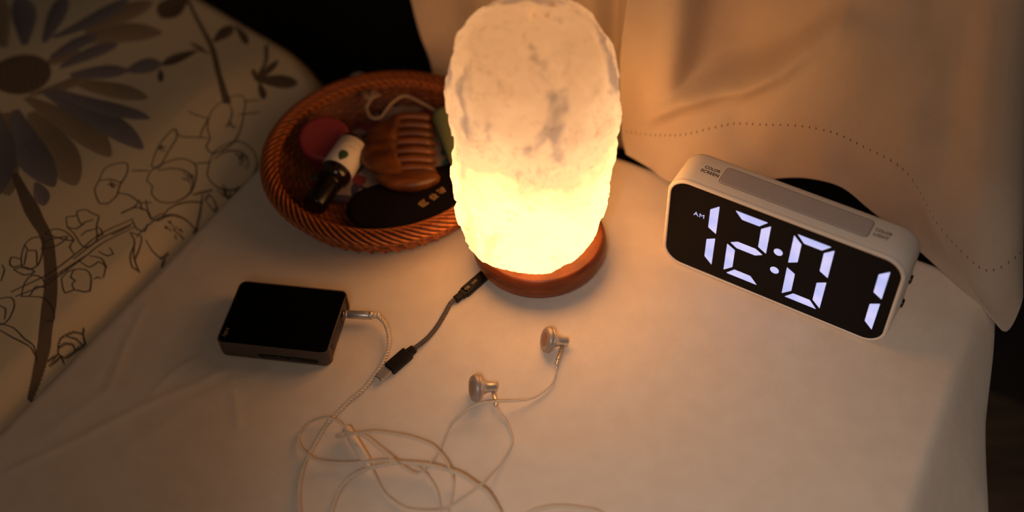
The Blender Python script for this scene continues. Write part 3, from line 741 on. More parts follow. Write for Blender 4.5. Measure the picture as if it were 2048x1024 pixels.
def plate(pts, y0, y1, name, m, parent=clock):
    """flat polygon on the display, in face x, z"""
    ar = sum(a[0] * b_[1] - b_[0] * a[1] for a, b_ in zip(pts, pts[1:] + pts[:1]))
    if ar < 0: pts = pts[::-1]
    v, f = stack([xz(pts, y1), xz(pts, y0)])
    return mesh_obj(name, v, f, m, parent, False)
def soften(pts, r=.07):
    out = []
    n = len(pts)
    for i in range(n):
        p = np.array(pts[i]); a = np.array(pts[i - 1]) - p; c = np.array(pts[(i + 1) % n]) - p
        a = a / np.linalg.norm(a); c = c / np.linalg.norm(c)
        for k in range(4):
            t_ = k / 3; q = (1 - t_) ** 2 * (p + a * r) + 2 * t_ * (1 - t_) * p + t_ * t_ * (p + c * r); out.append((float(q[0]), float(q[1])))
    return out
T = .66
def digit(x0, x1, segs, name_label):
    d = bpy.data.objects.new('digit', None); C.objects.link(d); d.parent = clock; d['label'] = name_label
    zt, zm, zb, g = 7.95, 4.59, 1.24, .24
    S_ = {
        'a': [(x0 + .22, zt), (x1 - .26, zt), (x1 - .83, zt - T), (x0 + .80, zt - T)],
        'b': [(x1, zt - .22), (x1 - T, zt - .84), (x1 - T + .02, zm + .66), (x1 + .02, zm + .26)],
        'c': [(x1 + .02, zm - .22), (x1 - T + .02, zm - .62), (x1 - T + .04, zb + .85), (x1 + .02, zb + .22)],
        'd': [(x0 + .28, zb), (x1 - .20, zb), (x1 - .80, zb + T + .03), (x0 + .86, zb + T + .03)],
        'e': [(x0, zm - .24), (x0 + T, zm - .62), (x0 + T + .02, zb + .87), (x0 + .03, zb + .22)],
        'f': [(x0, zt - .22), (x0 + T - .02, zt - .84), (x0 + T, zm + .66), (x0, zm + .26)],
        'g': [(x0 + .22, zm + .02), (x0 + .75, zm + .36), (x1 - .80, zm + .36), (x1 - .20, zm + .02), (x1 - .74, zm - .34), (x0 + .75, zm - .34)]}
    for s in segs: plate(soften(S_[s]), .036, .06, 'segment', M['digit'], d)
digit(1.15, 4.09, 'bc', 'first lit numeral 1')
digit(5.06, 8.00, 'abged', 'lit numeral 2')
digit(9.70, 12.63, 'abcdef', 'lit numeral 0')
digit(13.58, 16.52, 'bc', 'last lit numeral 1')
for zc in (5.49, 3.54):
    plate([(8.862 + .335 * math.cos(2 * PI * k / 28), zc + .335 * math.sin(2 * PI * k / 28)) for k in range(28)], .036, .06, 'colon_dot', M['digit'])
FACE = lambda x, z, y=.036: basis((1, 0, 0), (0, 0, 1), (0, -1, 0), (x, y, z))
text_mesh('AM', .56, M['digit'], 'letters', clock, FACE(2.21, 5.93, .030), .004, .0, width=.84, spacing=1.15)
TOP = lambda x, y: basis((1, 0, 0), (0, 1, 0), (0, 0, 1), (x, y, H_ + .006))
for body, x, y, w in (('COLOR', 1.93, 1.86, 1.18), ('SCREEN', 1.80, 1.42, 1.38), ('COLOR', 14.53, 1.93, 1.16), ('LIGHT', 14.55, 1.46, 1.05)):
    text_mesh(body, .40, M['print_dark'], 'lettering', clock, TOP(x, y), .002, .012, width=w, spacing=1.1)
v, f = slab(10.85, 1.66, .28, H_ - .1, H_ + .055, .05, 8, 3)
mesh_obj('touch_bar', [(a + 3.40, b_ + 1.03, c) for a, b_, c in v], f, M['frost'], clock)
v, f = slab(10.97, 1.78, .33, H_ - .1, H_ + .004, .002, 8, 1)
mesh_obj('bar_groove', [(a + 3.34, b_ + .97, c) for a, b_, c in v], f, mat('groove_grey', (.25, .2, .17), .7), clock)
for zc in (5.35, 2.75):
    v, f = lathe([(.0, .22), (.28, .22), (.34, .17), (.34, 0)], 24)
    kn = mesh_obj('knob', v, f, M['knob'], clock); place(kn, basis((0, 1, 0), (0, 0, 1), (1, 0, 0), (W_ - .02, 2.3, zc)))
    v, f = lathe([(.46, .05), (.46, 0)], 24)
    kr = mesh_obj('knob_ring', v, f, M['frost'], clock); place(kr, basis((0, 1, 0), (0, 0, 1), (1, 0, 0), (W_ - .01, 2.3, zc)))
for fx in (1.6, W_ - 1.6): mesh_obj('foot', *lathe([(.0, -.03), (.4, -.03), (.4, .1)], 16, fx, 1.7), M['rubber'], clock)

# ================================================================ MUSIC PLAYER
pl = thing('music_player', 'small black music player lying flat in a clear case', 'music player', (-21.845, 49.831, 0), -0.2014)
PW, PD, PH = 8.5, 5.98, 1.66
v, f = slab(PW - .24, PD - .26, .42, .14, PH - .14, .16, 8, 4)
mesh_obj('body', [(a + .12, b_ + .13, c) for a, b_, c in v], f, M['player_body'], pl)
v, f = slab(PW - .18, PD - .22, .40, PH - .15, PH - .01, .06, 8, 3)
mesh_obj('screen_glass', [(a + .05, b_ + .11, c) for a, b_, c in v], f, M['glass_black'], pl)
def tub():
    """open-topped clear shell; its right side is left open for the sockets"""
    pts = insetrect(PW, PD, .62, 0, 10)
    mb = MB()
    keep = [(x, y) for x, y in pts]
    # start after the right side: outline order begins at the lower right corner
    n = 11
    order = keep[n:] + keep[:n]            # upper right corner ... lower right corner
    inner_pts = insetrect(PW, PD, .62, .10, 10); inner = inner_pts[n:] + inner_pts[:n]
    rows = []
    for z, o_, base_ in ((0.12, .16, 0), (0.0, .36, 0)): pass
    prof = [(.45, 0.0, 0), (.18, .03, 0), (.04, .14, 0), (0, .35, 0), (0, PH - .12, 0), (.03, PH - .01, 0), (.10, PH + .02, 0), (.13, PH - .03, 0), (.11, .3, 0), (.45, .10, 0)]
    N_ = len(order)
    v = []
    for ins, z, _ in prof:
        q = insetrect(PW, PD, .62, ins, 10); q = q[n:] + q[:n]; v += [(x, y, z) for x, y in q]
    f = []
    for i in range(len(prof) - 1):
        for k in range(N_ - 1): f.append((i * N_ + k, i * N_ + k + 1, (i + 1) * N_ + k + 1, (i + 1) * N_ + k))
    f.append(tuple(i * N_ for i in range(len(prof)))); f.append(tuple(i * N_ + N_ - 1 for i in reversed(range(len(prof)))))
    return v, f
tv_, tf_ = tub()
case_o = mesh_obj('clear_case', tv_, tf_, M['case'], pl); case_o['label'] = 'clear plastic case'
v, f = slab(PW - .3, PD - .3, .4, .015, .11, .03, 8, 2)
mesh_obj('case_floor', [(a + .15, b_ + .15, c) for a, b_, c in v], f, M['case'], pl)
# button slot on the front edge
v, f = stack([[(x + 3.1, -.015, z + .42) for x, z in rrect(4.55, .50, .25, 8)], [(x + 3.1, .12, z + .42) for x, z in rrect(4.55, .50, .25, 8)]])
mesh_obj('button_slot', v, f, M['black_plastic'], pl, False)
v, f = stack([[(x + 3.0, .03, z + .36) for x, z in rrect(4.75, .62, .31, 8)], [(x + 3.0, -.03, z + .36) for x, z in insetrect(4.75, .62, .31, .03, 8)],
              [(x + 3.0, -.03, z + .36) for x, z in insetrect(4.75, .62, .31, .07, 8)], [(x + 3.0, .03, z + .36) for x, z in insetrect(4.75, .62, .31, .09, 8)]], (False, False))
mesh_obj('slot_rim', v, f, M['case'], pl)
for bx, bw in ((3.6, .9), (4.75, .5), (5.5, .9)):
    v, f = stack([[(x + bx, -.05, z + .50) for x, z in rrect(bw, .30, .14, 6)], [(x + bx, .05, z + .50) for x, z in rrect(bw, .30, .14, 6)]])
    mesh_obj('button', v, f, M['knob'], pl, False)
mesh_obj('pin_light', *lathe([(0, .03), (.035, .03), (.035, 0)], 10), M['sleeve'], pl).location = (4.62 * S, -.0 * S, .66 * S)
bpy.data.objects['pin_light'].rotation_euler = (PI / 2, 0, 0)
for yy, r_ in ((1.35, .17), (3.95, .30)):
    o = mesh_obj('socket', *lathe([(r_, .03), (r_ * .7, .03), (r_ * .6, 0.0), (0, 0.0)], 20), M['knob'], pl)
    place(o, basis((0, 1, 0), (0, 0, 1), (1, 0, 0), (PW - .13, yy, .80)))
    if r_ < .2: o.scale = (1, 1.5, 1)
text_mesh('HiBy', .42, M['logo'], 'logo', pl, basis((0, -1, 0), (1, 0, 0), (0, 0, 1), (.40, 1.38, PH - .004)), .0, .004, width=.80)

# ================================================================ EARPHONES
CAB_MAIN= [(-10.34, 52.16, 0.8), (-9.74, 51.54, 0.7), (-9.4, 50.5, 0.5), (-9.41, 49.24, 0.35), (-9.85, 47.99, 0.25), (-10.37, 47.09, 0.2), (-11.14, 45.94, 0.18), (-11.99, 45.15, 0.18), (-13.07, 43.79, 0.18), (-13.45, 43.33, 0.18), (-14.11, 41.87, 0.18), (-14.52, 40.94, 0.18), (-14.87, 39.79, 0.18), (-15.01, 38.7, 0.18), (-14.98, 37.61, 0.18), (-14.79, 36.53, 0.18), (-14.36, 35.21, 0.18), (-13.51, 34.62, 0.18), (-12.92, 35.47, 0.18), (-12.73, 36.38, 0.2), (-12.61, 36.98, 0.2), (-12.27, 38.05, 0.2), (-11.74, 38.72, 0.25), (-11.02, 39.2, 0.3), (-10.28, 39.42, 0.4), (-9.29, 39.53, 0.5), (-8.13, 39.57, 0.6), (-6.47, 39.17, 0.8), (-5.4, 38.76, 0.9), (-4.19, 38.22, 0.9), (-3.24, 37.43, 0.9), (-2.47, 36.81, 0.8), (-1.8, 35.63, 0.6), (-1.42, 34.64, 0.4), (-0.62, 34.85, 0.25), (0.32, 35.57, 0.2), (1.21, 35.8, 0.2), (2.23, 35.84, 0.2), (3.61, 35.61, 0.2), (4.74, 35.22, 0.2), (5.9, 33.94, 0.2)]
CAB_LOOP= [(-12.35, 42.78, 0.5), (-12.53, 43.04, 0.5), (-13.05, 43.39, 0.55), (-13.75, 43.57, 0.5), (-14.62, 43.41, 0.3), (-15.19, 42.91, 0.2), (-15.39, 42.23, 0.2), (-15.13, 41.37, 0.3), (-14.44, 40.53, 0.5), (-13.67, 40.1, 0.5), (-12.11, 39.92, 0.4), (-10.56, 39.67, 0.8), (-9.24, 39.62, 0.9), (-8.11, 39.46, 0.8), (-7.32, 39.31, 0.5), (-6.68, 38.92, 0.3), (-6.2, 38.33, 0.15), (-5.8, 37.51, 0.1), (-5.55, 35.99, 0.1), (-5.5, 35.41, 0.1), (-5.21, 35.04, 0.1), (-5.01, 35.38, 0.1), (-5.08, 35.96, 0.1), (-4.83, 37.0, 0.1), (-4.73, 38.02, 0.2), (-4.9, 38.52, 1.1), (-5.4, 39.7, 0.9), (-6.06, 40.5, 0.9), (-6.87, 40.86, 1.1), (-8.09, 41.2, 1.3), (-9.34, 41.52, 1.3), (-10.17, 41.66, 1.3), (-11.02, 41.7, 1.2), (-11.69, 41.66, 1.1), (-12.3, 41.61, 0.9), (-12.69, 41.82, 0.7), (-12.54, 41.93, 0.8), (-12.05, 41.91, 1.0), (-11.26, 41.67, 1.2), (-10.58, 41.28, 1.2), (-9.72, 40.46, 1.2), (-8.88, 39.65, 1.2), (-8.06, 38.91, 1.1), (-7.44, 38.63, 0.8), (-7.06, 38.74, 0.5), (-6.65, 38.88, 0.6), (-6.1, 39.76, 0.4), (-5.63, 40.71, 0.2), (-5.29, 41.66, 0.2), (-4.85, 42.49, 0.4), (-4.24, 42.95, 0.7), (-3.72, 43.23, 0.9), (-2.94, 43.55, 1.1), (-1.84, 43.68, 1.1), (-0.36, 43.99, 0.6), (0.69, 44.29, 0.3), (1.6, 44.84, 0.2), (2.36, 45.61, 0.2), (2.70, 46.7, 0.26), (2.76, 47.2, 0.32)]
CAB_LEFT= [(-10.23, 39.43, 0.3), (-10.05, 39.2, 0.2), (-9.53, 38.02, 0.1), (-8.94, 37.26, 0.1), (-7.71, 36.37, 0.1), (-5.7, 36.03, 0.25), (-4.74, 36.37, 0.25), (-2.91, 37.15, 1.2), (-2.44, 37.89, 0.8), (-1.61, 39.22, 0.2), (-0.91, 40.47, 0.1), (-0.67, 41.23, 0.1), (-0.91, 42.42, 0.1), (-1.35, 43.25, 0.15), (-1.70, 43.86, 0.26)]
USB= [(-7.59, 49.19, 0.3), (-6.58, 50.17, 0.25), (-5.82, 51.32, 0.2), (-5.26, 52.47, 0.2), (-4.8, 53.41, 0.25), (-4.41, 53.73, 0.3)]
ep = thing('earphones', 'wired metal earphones with a tangled pale braided cable', 'earphones', (-4.7, 42, 0))
EO = np.array([-4.7, 42, 0])
def ln(P): return [np.array(q, float) - EO for q in P]
main = smooth_path(ln(CAB_MAIN), .06)
twisted(main, .16, 2, .52, 6).build('cable', M['wire'], ep)
loop = smooth_path(ln(CAB_LOOP), .07)
twisted(loop, .095, 2, .45, 6).build('wire', M['wire'], ep)
left = smooth_path(ln(CAB_LEFT), .07)
twisted(left, .095, 2, .45, 6).build('wire', M['wire'], ep)
# plug
a0 = np.array([-12.62, 52.44, .80]) - EO; ax = np.array([-10.79 + 12.52, 52.2 - 52.42, 0.0]); ax = ax / np.linalg.norm(ax)
def cylP(p0, direction, prof, m, name, parent, sides=32):
    d = Vector(direction).normalized(); q = d.to_track_quat('Z', 'Y').to_matrix().to_4x4()
    q.translation = Vector(p0) * S
    o = mesh_obj(name, *lathe(prof, sides), m, parent); o.matrix_local = q
    return o
cylP(a0, ax, [(0, -.6), (.175, -.6), (.175, .0)], M['gold'], 'plug_pin', ep)
cylP(a0, ax, [(.16, 0), (.30, .02), (.33, .08), (.29, .12), (.29, .20), (.32, .24), (.32, 1.72), (.30, 1.76), (.30, 1.79), (.32, 1.83), (.32, 2.0), (.25, 2.05)], M['steel'], 'plug', ep)
cylP(a0, ax, [(.21, 2.0), (.21, 2.35), (.15, 2.38), (.24, 2.40), (.24, 2.52), (.10, 2.56)], M['sleeve'], 'plug_sleeve', ep)
# chin slider
s0 = np.array([-12.10, 42.62, .50]) - EO; s1 = np.array([-10.36, 39.58, .34]) - EO; L_ = np.linalg.norm(s1 - s0)
cylP(s0, s1 - s0, [(.12, 0), (.28, .02), (.33, .10), (.33, L_ - .45), (.30, L_ - .38), (.16, L_ - .30), (.16, L_ + .05), (.10, L_ + .08)], M['sleeve'], 'slider', ep)
cylP(s0 + (s1 - s0) * .48 + np.array([0.03, -.10, .31]), (0, -.2, 1), [(0, .02), (.04, .02), (.04, 0)], M['print_dark'], 'slider_mark', ep, 10)
def bud(cx, cy, cz, n, pin_end, roll_label):
    """n: direction the grille faces"""
    e_ = bpy.data.objects.new('earbud', None); C.objects.link(e_); e_.parent = ep; e_['label'] = roll_label
    n = Vector(n).normalized(); p = Vector((cx, cy, cz)) - Vector(EO)
    k = -n
    o = cylP(p, k, [(.45, -.28), (.66, -.36), (.82, -.33), (.93, -.22), (.96, -.08), (.95, .04), (.88, .10)], M['grey_ring'], 'cushion_ring', e_, 48)
    o = cylP(p, k, [(0, -.33), (.45, -.32), (.66, -.30), (.68, -.2)], M['rosy'], 'grille', e_, 40)
    o = cylP(p, k, [(.90, .09), (.93, .12), (.90, .16), (.70, .28), (.52, .45), (.42, .66), (.37, .85), (.35, 1.0), (.35, 1.42), (.31, 1.46), (0, 1.46)], M['steel'], 'shell', e_, 40)
    q = p + k * 1.18
    dv = Vector(pin_end) - Vector(EO) - q; Lp = dv.length; pd = dv.normalized()
    cylP(q + pd * .2, pd, [(0, 0), (.15, 0), (.15, Lp - .78), (.17, Lp - .76), (.17, Lp - .5), (.14, Lp - .48), (.14, Lp - .40), (.17, Lp - .38), (.17, Lp - .22), (.08, Lp - .2)], M['gold'], 'stem', e_, 20)
bud(-3.02, 45.02, .93, (-.93, -.17, .26), (-1.70, 43.86, .26), 'metal earbud lying nearer the photographer')
bud(2.30, 48.86, .95, (-.90, -.08, .36), (2.74, 47.10, .30), 'metal earbud lying nearer the lamp')

# ================================================================ USB CABLE
us = thing('usb_cable', 'short black braided charging cable leading under the lamp base', 'cable', (-5.8, 51.3, 0))
UO = np.array([-5.8, 51.3, 0])
P_ = smooth_path([np.array(q) - UO for q in USB], .05)
mesh_obj('cord', *tube(P_, .15, 10), M['braid'], us)
mb = MB(); fr = frames(P_)
for s in range(3):
    for sg in (1,):
        q = []; d = 0
        for i in range(len(P_)):
            if i: d += np.linalg.norm(P_[i] - P_[i - 1])
            a = sg * 2 * PI * d / .5 + 2 * PI * s / 3
            t_, n_, b__ = fr[i]; q.append(P_[i] + .155 * (math.cos(a) * n_ + math.sin(a) * b__))
        mb.add(*tube(q, .035, 5))
mb.build('braid_thread', M['braid_light'], us)
def conn(p0, p1, w, h, r, m, name, z0):
    """flat rounded block lying from p0 to p1"""
    p0 = np.array(p0[:2]) - UO[:2]; p1 = np.array(p1[:2]) - UO[:2]; L = np.linalg.norm(p1 - p0); d = (p1 - p0) / L
    v, f = slab(L, w, r, 0, h, min(.12, h * .3), 6, 3)
    o = mesh_obj(name, [(a, b_ - w / 2, c) for a, b_, c in v], f, m, us)
    place(o, basis((d[0], d[1], 0), (-d[1], d[0], 0), (0, 0, 1), (p0[0], p0[1], z0)))
    return o
B0, B1, B2 = (-9.30, 47.50), (-7.92, 48.92), (-7.48, 49.28)
conn((-10.02, 46.78), B0, .78, .26, .12, M['steel'], 'metal_tip', .20)
conn((-10.03, 46.77), (-9.9, 46.9), .66, .14, .06, M['knob'], 'tip_opening', .26)
conn(B0, B1, 1.02, .56, .12, M['black_plastic'], 'connector', .02)
conn((-7.97, 48.87), B2, .62, .46, .12, M['black_plastic'], 'strain_relief', .06)
E0, E1, E2 = (-4.50, 53.62), (-3.85, 54.25), (-1.95, 56.2)
conn(E0, E1, .55, .46, .12, M['black_plastic'], 'strain_relief', .05)
conn((-4.05, 54.05), (-3.6, 54.5), .68, .50, .1, M['black_plastic'], 'collar', .03)
conn(E1, (-2.1, 56.07), .86, .52, .2, M['black_plastic'], 'connector', .01)
dd = np.array([1.2, 1.25]); dd /= np.linalg.norm(dd)
def on_conn(x, y, z): return basis((dd[0], dd[1], 0), (-dd[1], dd[0], 0), (0, 0, 1), (-3.85 - UO[0] + dd[0] * x - dd[1] * y, 54.25 - UO[1] + dd[1] * x + dd[0] * y, z))
lm = mat('connector_print', (.30, .22, .17), .5)
text_mesh('CE', .30, lm, 'marking', us, on_conn(.22, -.10, .535), .002, .01, width=.45)
text_mesh('CHR', .24, lm, 'marking', us, on_conn(1.0, -.08, .535), .002, .01, width=.55)

# ================================================================ BASKET
BX, BY = -9.9, 67.55
bk = thing('wicker_basket', 'round orange-brown wicker basket holding small toiletries', 'basket', (BX, BY, 0))
def wring(r, z, amp, phase, n=256, tr=.10, sides=5, m=32):
    v, f = [], []
    for k in range(n):
        a = 2 * PI * k / n; rr = r + amp * math.sin(m * a + phase)
        for s in range(sides):
            b_ = 2 * PI * s / sides
            v.append(((rr + tr * math.cos(b_)) * math.cos(a), (rr + tr * math.cos(b_)) * math.sin(a), z + tr * 1.05 * math.sin(b_)))
    for k in range(n):
        k2 = (k + 1) % n
        for s in range(sides):
            s2 = (s + 1) % sides; f.append((k * sides + s, k2 * sides + s, k2 * sides + s2, k * sides + s2))
    return v, f
WALL = [(8.15, .22), (8.45, .42), (8.70, .62), (8.90, .83), (9.05, 1.04), (9.18, 1.25), (9.28, 1.46), (9.36, 1.67), (9.42, 1.88), (9.48, 2.09), (9.52, 2.30), (9.55, 2.50)]
mesh_obj('gap_backing', *lathe([(8.05, .06), (8.25, .2), (8.62, .6), (8.98, 1.04), (9.21, 1.46), (9.35, 1.88), (9.48, 2.5), (9.44, 2.5), (9.31, 1.88), (9.17, 1.46), (8.94, 1.04), (8.58, .6), (8.2, .22), (0, .10)], 96), M['wicker_dark'], bk)  # dark sheet added behind the weave to darken its gaps
mb = MB()
for i, (r, z) in enumerate(WALL): mb.add(*wring(r, z, .10, PI * (i % 2), tr=.115))
o = mb.build('wall_weave', M['wicker'], bk); o['kind'] = 'stuff'
mb = MB()
mz = 0
r = .3; i = 0
while r < 8.0:
    n_ = 32 if r > 4 else 16
    v, f = [], []
    nn = 192
    for k in range(nn):
        a = 2 * PI * k / nn; zz = .17 + .06 * math.sin(n_ * a + PI * (i % 2))
        for s in range(4):
            b_ = 2 * PI * s / 4; v.append(((r + .11 * math.cos(b_)) * math.cos(a), (r + .11 * math.cos(b_)) * math.sin(a), zz + .08 * math.sin(b_)))
    for k in range(nn):
        k2 = (k + 1) % nn
        for s in range(4):
            s2 = (s + 1) % 4; f.append((k * 4 + s, k2 * 4 + s, k2 * 4 + s2, k * 4 + s2))
    mb.add(v, f); r += .235; i += 1
o = mb.build('bottom_weave', M['wicker'], bk); o['kind'] = 'stuff'
# stakes
mb = MB()
for k in range(64):
    a = 2 * PI * (k + .5) / 64; pts = [np.array([r * math.cos(a), r * math.sin(a), z]) for r, z in [(1.0, .17), (7.9, .17)] + WALL[::3] + [(9.55, 2.6)]]
    mb.add(*tube(pts, .06, 4))
o = mb.build('stakes', M['wicker_dark'], bk); o['kind'] = 'stuff'
# outer band of slanting loops below the rim
mb = MB()
for k in range(52):
    a0_ = 2 * PI * k / 52; pts = []
    for t_ in np.linspace(0, 1, 7):
        a = a0_ - t_ * .09; rr = float(np.interp(t_, [0, 1], [8.75, 9.72])) + .16 * math.sin(PI * t_); pts.append(np.array([rr * math.cos(a), rr * math.sin(a), .35 + 2.15 * t_]))
    mb.add(*tube(pts, .10, 6))
o = mb.build('slanting_loops', M['wicker'], bk); o['kind'] = 'stuff'
# rim of strands wound over a core
v, f = [], []
RM, RT, RZ = 9.50, .62, 2.92
for k in range(128):
    a = 2 * PI * k / 128
    for s in range(10):
        b_ = 2 * PI * s / 10; v.append(((RM + RT * .88 * math.cos(b_)) * math.cos(a), (RM + RT * .88 * math.cos(b_)) * math.sin(a), RZ + RT * .78 * math.sin(b_)))
for k in range(128):
    k2 = (k + 1) % 128
    for s in range(10):
        s2 = (s + 1) % 10; f.append((k * 10 + s, k2 * 10 + s, k2 * 10 + s2, k * 10 + s2))
mesh_obj('rim_core', v, f, M['wicker_dark'], bk)
rnd = random.Random(2)
NS = 84
strand_me = None
for k in range(NS):
    pts = []
    n_ = 22
    for i in range(n_ + 1):
        t_ = i / n_; ph = -.75 * PI + t_ * 1.75 * PI      # from outer underside over the top to the inside
        a = -t_ * .62
        rt = RT * (1 + .05 * math.sin(t_ * PI))
        pts.append(np.array([(RM - rt * math.cos(ph + PI) * 1.0) * math.cos(a), (RM - rt * math.cos(ph + PI) * 1.0) * math.sin(a), RZ - rt * .88 * math.sin(ph + PI) * 1.0]))
    if strand_me is None:
        # ph sweeps outer side -> top -> inner side
        o = mesh_obj('rim_strand', *tube(pts, .125, 6), M['wicker'], bk); strand_me = o
    else:
        o = strand_me.copy(); C.objects.link(o); o.parent = bk
    o.rotation_euler = (0, 0, 2 * PI * k / NS + rnd.uniform(-.006, .006))

# ---------------------------------------------------------------- things in the basket
def pillow(outline, z0, h, n=14, cx=None, cy=None, wr=0.0, seed=1):
    """soft closed shape over an outline (cm), thickness h"""
    P = [np.array(q, float) for q in outline]; c = sum(P) / len(P)
    Q = smooth_path([(q[0], q[1], 0) for q in P + [P[0]]], .35)[:-1]; m = len(Q)
    v = []
    for i in range(n + 1):
        a = PI * i / n; s = math.sin(a) ** .55; zz = z0 + h / 2 - h / 2 * math.cos(a)
        for q in Q:
            x = c[0] + (q[0] - c[0]) * s; y = c[1] + (q[1] - c[1]) * s
            w = wr * noise.noise(Vector((x * .7, y * .7, seed))) * (1 if i > n / 2 else 0) * math.sin(a)
            v.append((x, y, zz + w))
    f = []
    for i in range(n):
        for k in range(m):
            k2 = (k + 1) % m; f.append((i * m + k, i * m + k2, (i + 1) * m + k2, (i + 1) * m + k))
    return v, f
def sub(v, o): return [(a[0] - o[0], a[1] - o[1], a[2] - o[2]) for a in v]
# floral drawstring pouch under everything
pou = thing('drawstring_pouch', 'floral fabric drawstring pouch lying under the other basket things', 'pouch', (-10.5, 70, .3))
v, f = pillow([(-16.4, 67.2), (-14.6, 69.4), (-13.0, 72.0), (-11.2, 74.0), (-9.0, 74.8), (-6.6, 74.0), (-4.6, 72.4), (-3.6, 70), (-5.5, 66.5), (-9, 64.6), (-13, 64.2), (-15.8, 65.2)], .34, .85, 14, wr=.35)
mesh_obj('bag', sub(v, (-10.5, 70, .3)), f, M['pouch'], pou)
v, f = pillow([(-13.4, 71.6), (-11.6, 73.8), (-9.6, 75.2), (-8.3, 75.3), (-6.0, 73.9), (-4.4, 72.6), (-4.6, 71.8), (-6.5, 72.6), (-8.6, 73.9), (-10.6, 73.2), (-12.4, 71.2)], .8, 1.0, 12, wr=.3, seed=5)
mesh_obj('gathered_neck', sub(v, (-10.5, 70, .3)), f, M['pouch'], pou)
cp = smooth_path([np.array(q) - np.array([-10.5, 70, .3]) for q in [(-11.5, 75.0, 2.4), (-11.8, 73.9, 2.4), (-11.4, 72.7, 2.4), (-10.6, 72.5, 2.4), (-10.1, 73.4, 2.4), (-9.6, 74.2, 2.5), (-8.6, 75.0, 2.6), (-7.4, 74.4, 2.5), (-5.8, 73.2, 2.2)]], .1)
twisted(cp, .16, 2, .6, 6).build('cord', M['cord'], pou)
mb = MB(); rnd = random.Random(5)
for k in range(46):
    a = rnd.uniform(-1.2, 1.2); L = rnd.uniform(.5, .95); z = rnd.uniform(0, .5)
    q0 = np.array([-11.5, 74.9, 2.4]) - np.array([-10.5, 70, .3]); q1 = q0 + np.array([math.sin(a) * L, math.cos(a) * L, z]); q2 = q1 + np.array([rnd.uniform(-.2, .2), rnd.uniform(-.1, .3), -.1])
    mb.add(*tube(smooth_path([q0, q1, q2], .25), .035, 4))
o = mb.build('tassel', M['cord'], pou); o['kind'] = 'stuff'

# pink round jar
jar = thing('cosmetic_jar', 'round translucent pink cosmetic jar at the left of the basket', 'jar', (-15.3, 70.6, .9))
Rj = Matrix.Rotation(.30, 4, Vector((.9, .3, 0)))
for nm, pr in (('jar_body', [(0, 0), (1.75, 0), (1.95, .15), (2.0, .5), (1.98, 1.0)]), ('lid', [(2.05, .85), (2.14, .95), (2.16, 1.75), (2.05, 1.92), (1.85, 1.98), (1.7, 1.93), (0, 1.92)])):
    o = mesh_obj(nm, *lathe(pr, 64), M['pink'], jar); o.matrix_local = Rj

# dark glass bottle
A_ = np.array([-12.55, 69.75, 2.15]); B_ = np.array([-15.75, 62.75, 1.75]); ax = B_ - A_; LB = np.linalg.norm(ax)
bo = thing('dropper_bottle', 'small dark glass bottle with a white label and black cap', 'bottle', tuple(A_))
q = Vector(ax).to_track_quat('Z', 'Y')
def bpart(name, prof, m, sides=48):
    o = mesh_obj(name, *lathe(prof, sides), m, bo); o.rotation_mode = 'QUATERNION'; o.rotation_quaternion = q; return o
bpart('glass', [(0, 0), (1.15, 0), (1.30, .12), (1.34, .3), (1.34, 3.95), (1.28, 4.2), (1.0, 4.5), (.8, 4.6)], M['amber'])
lab = bpart('label', [(1.345, .45), (1.362, .46), (1.362, 3.45), (1.345, 3.46)], M['paper'])
bpart('cap', [(.8, 4.45), (.98, 4.5), (1.0, 4.6), (1.0, 7.2), (.95, 7.45), (.8, 7.55), (0, 7.55)], M['cap'])
bpart('cap_ring', [(1.0, 4.55), (1.06, 4.58), (1.06, 4.9), (1.0, 4.93)], M['cap'])
# printed leaf and text lines on the label: little curved plates
axn = Vector(ax).normalized(); view = (Vector((0, 0, 65)) - Vector(A_)).normalized()
radial = (view - axn * view.dot(axn)).normalized(); side = axn.cross(radial)
def on_label(pts, name, m):
    """pts in (along axis, around) cm on the label"""
    vv = []
    for r_ in (1.366, 1.40):
        for l, s_ in pts:
            a = s_ / 1.362; p = axn * l + (radial * math.cos(a) + side * math.sin(a)) * r_; vv.append(tuple(p))
    n_ = len(pts); ff = [] + [(k, (k + 1) % n_, n_ + (k + 1) % n_, n_ + k) for k in range(n_)]
    lc = sum(q[0] for q in pts) / n_; sc2 = sum(q[1] for q in pts) / n_ / 1.362
    vv.append(tuple(axn * lc + (radial * math.cos(sc2) + side * math.sin(sc2)) * 1.40)); ff += [(n_ + k, n_ + (k + 1) % n_, 2 * n_) for k in range(n_)]
    return mesh_obj(name, vv, ff, m, bo, False)
lf = []
for k in range(20):
    a = 2 * PI * k / 20; w_ = .36 * math.sin(a) * (1 - .45 * math.cos(a)); lf.append((2.65 + -.52 * math.cos(a) * -1, w_ + .35))
on_label(lf, 'leaf_print', M['green_print'])
for k, (l, w_) in enumerate(((1.15, 1.5), (1.45, .7), (.85, 1.1))):
    on_label([(l, -w_ / 2 + .0), (l + .07, -w_ / 2), (l + .07, w_ / 2), (l, w_ / 2)], 'text_line', M['grey_print'])

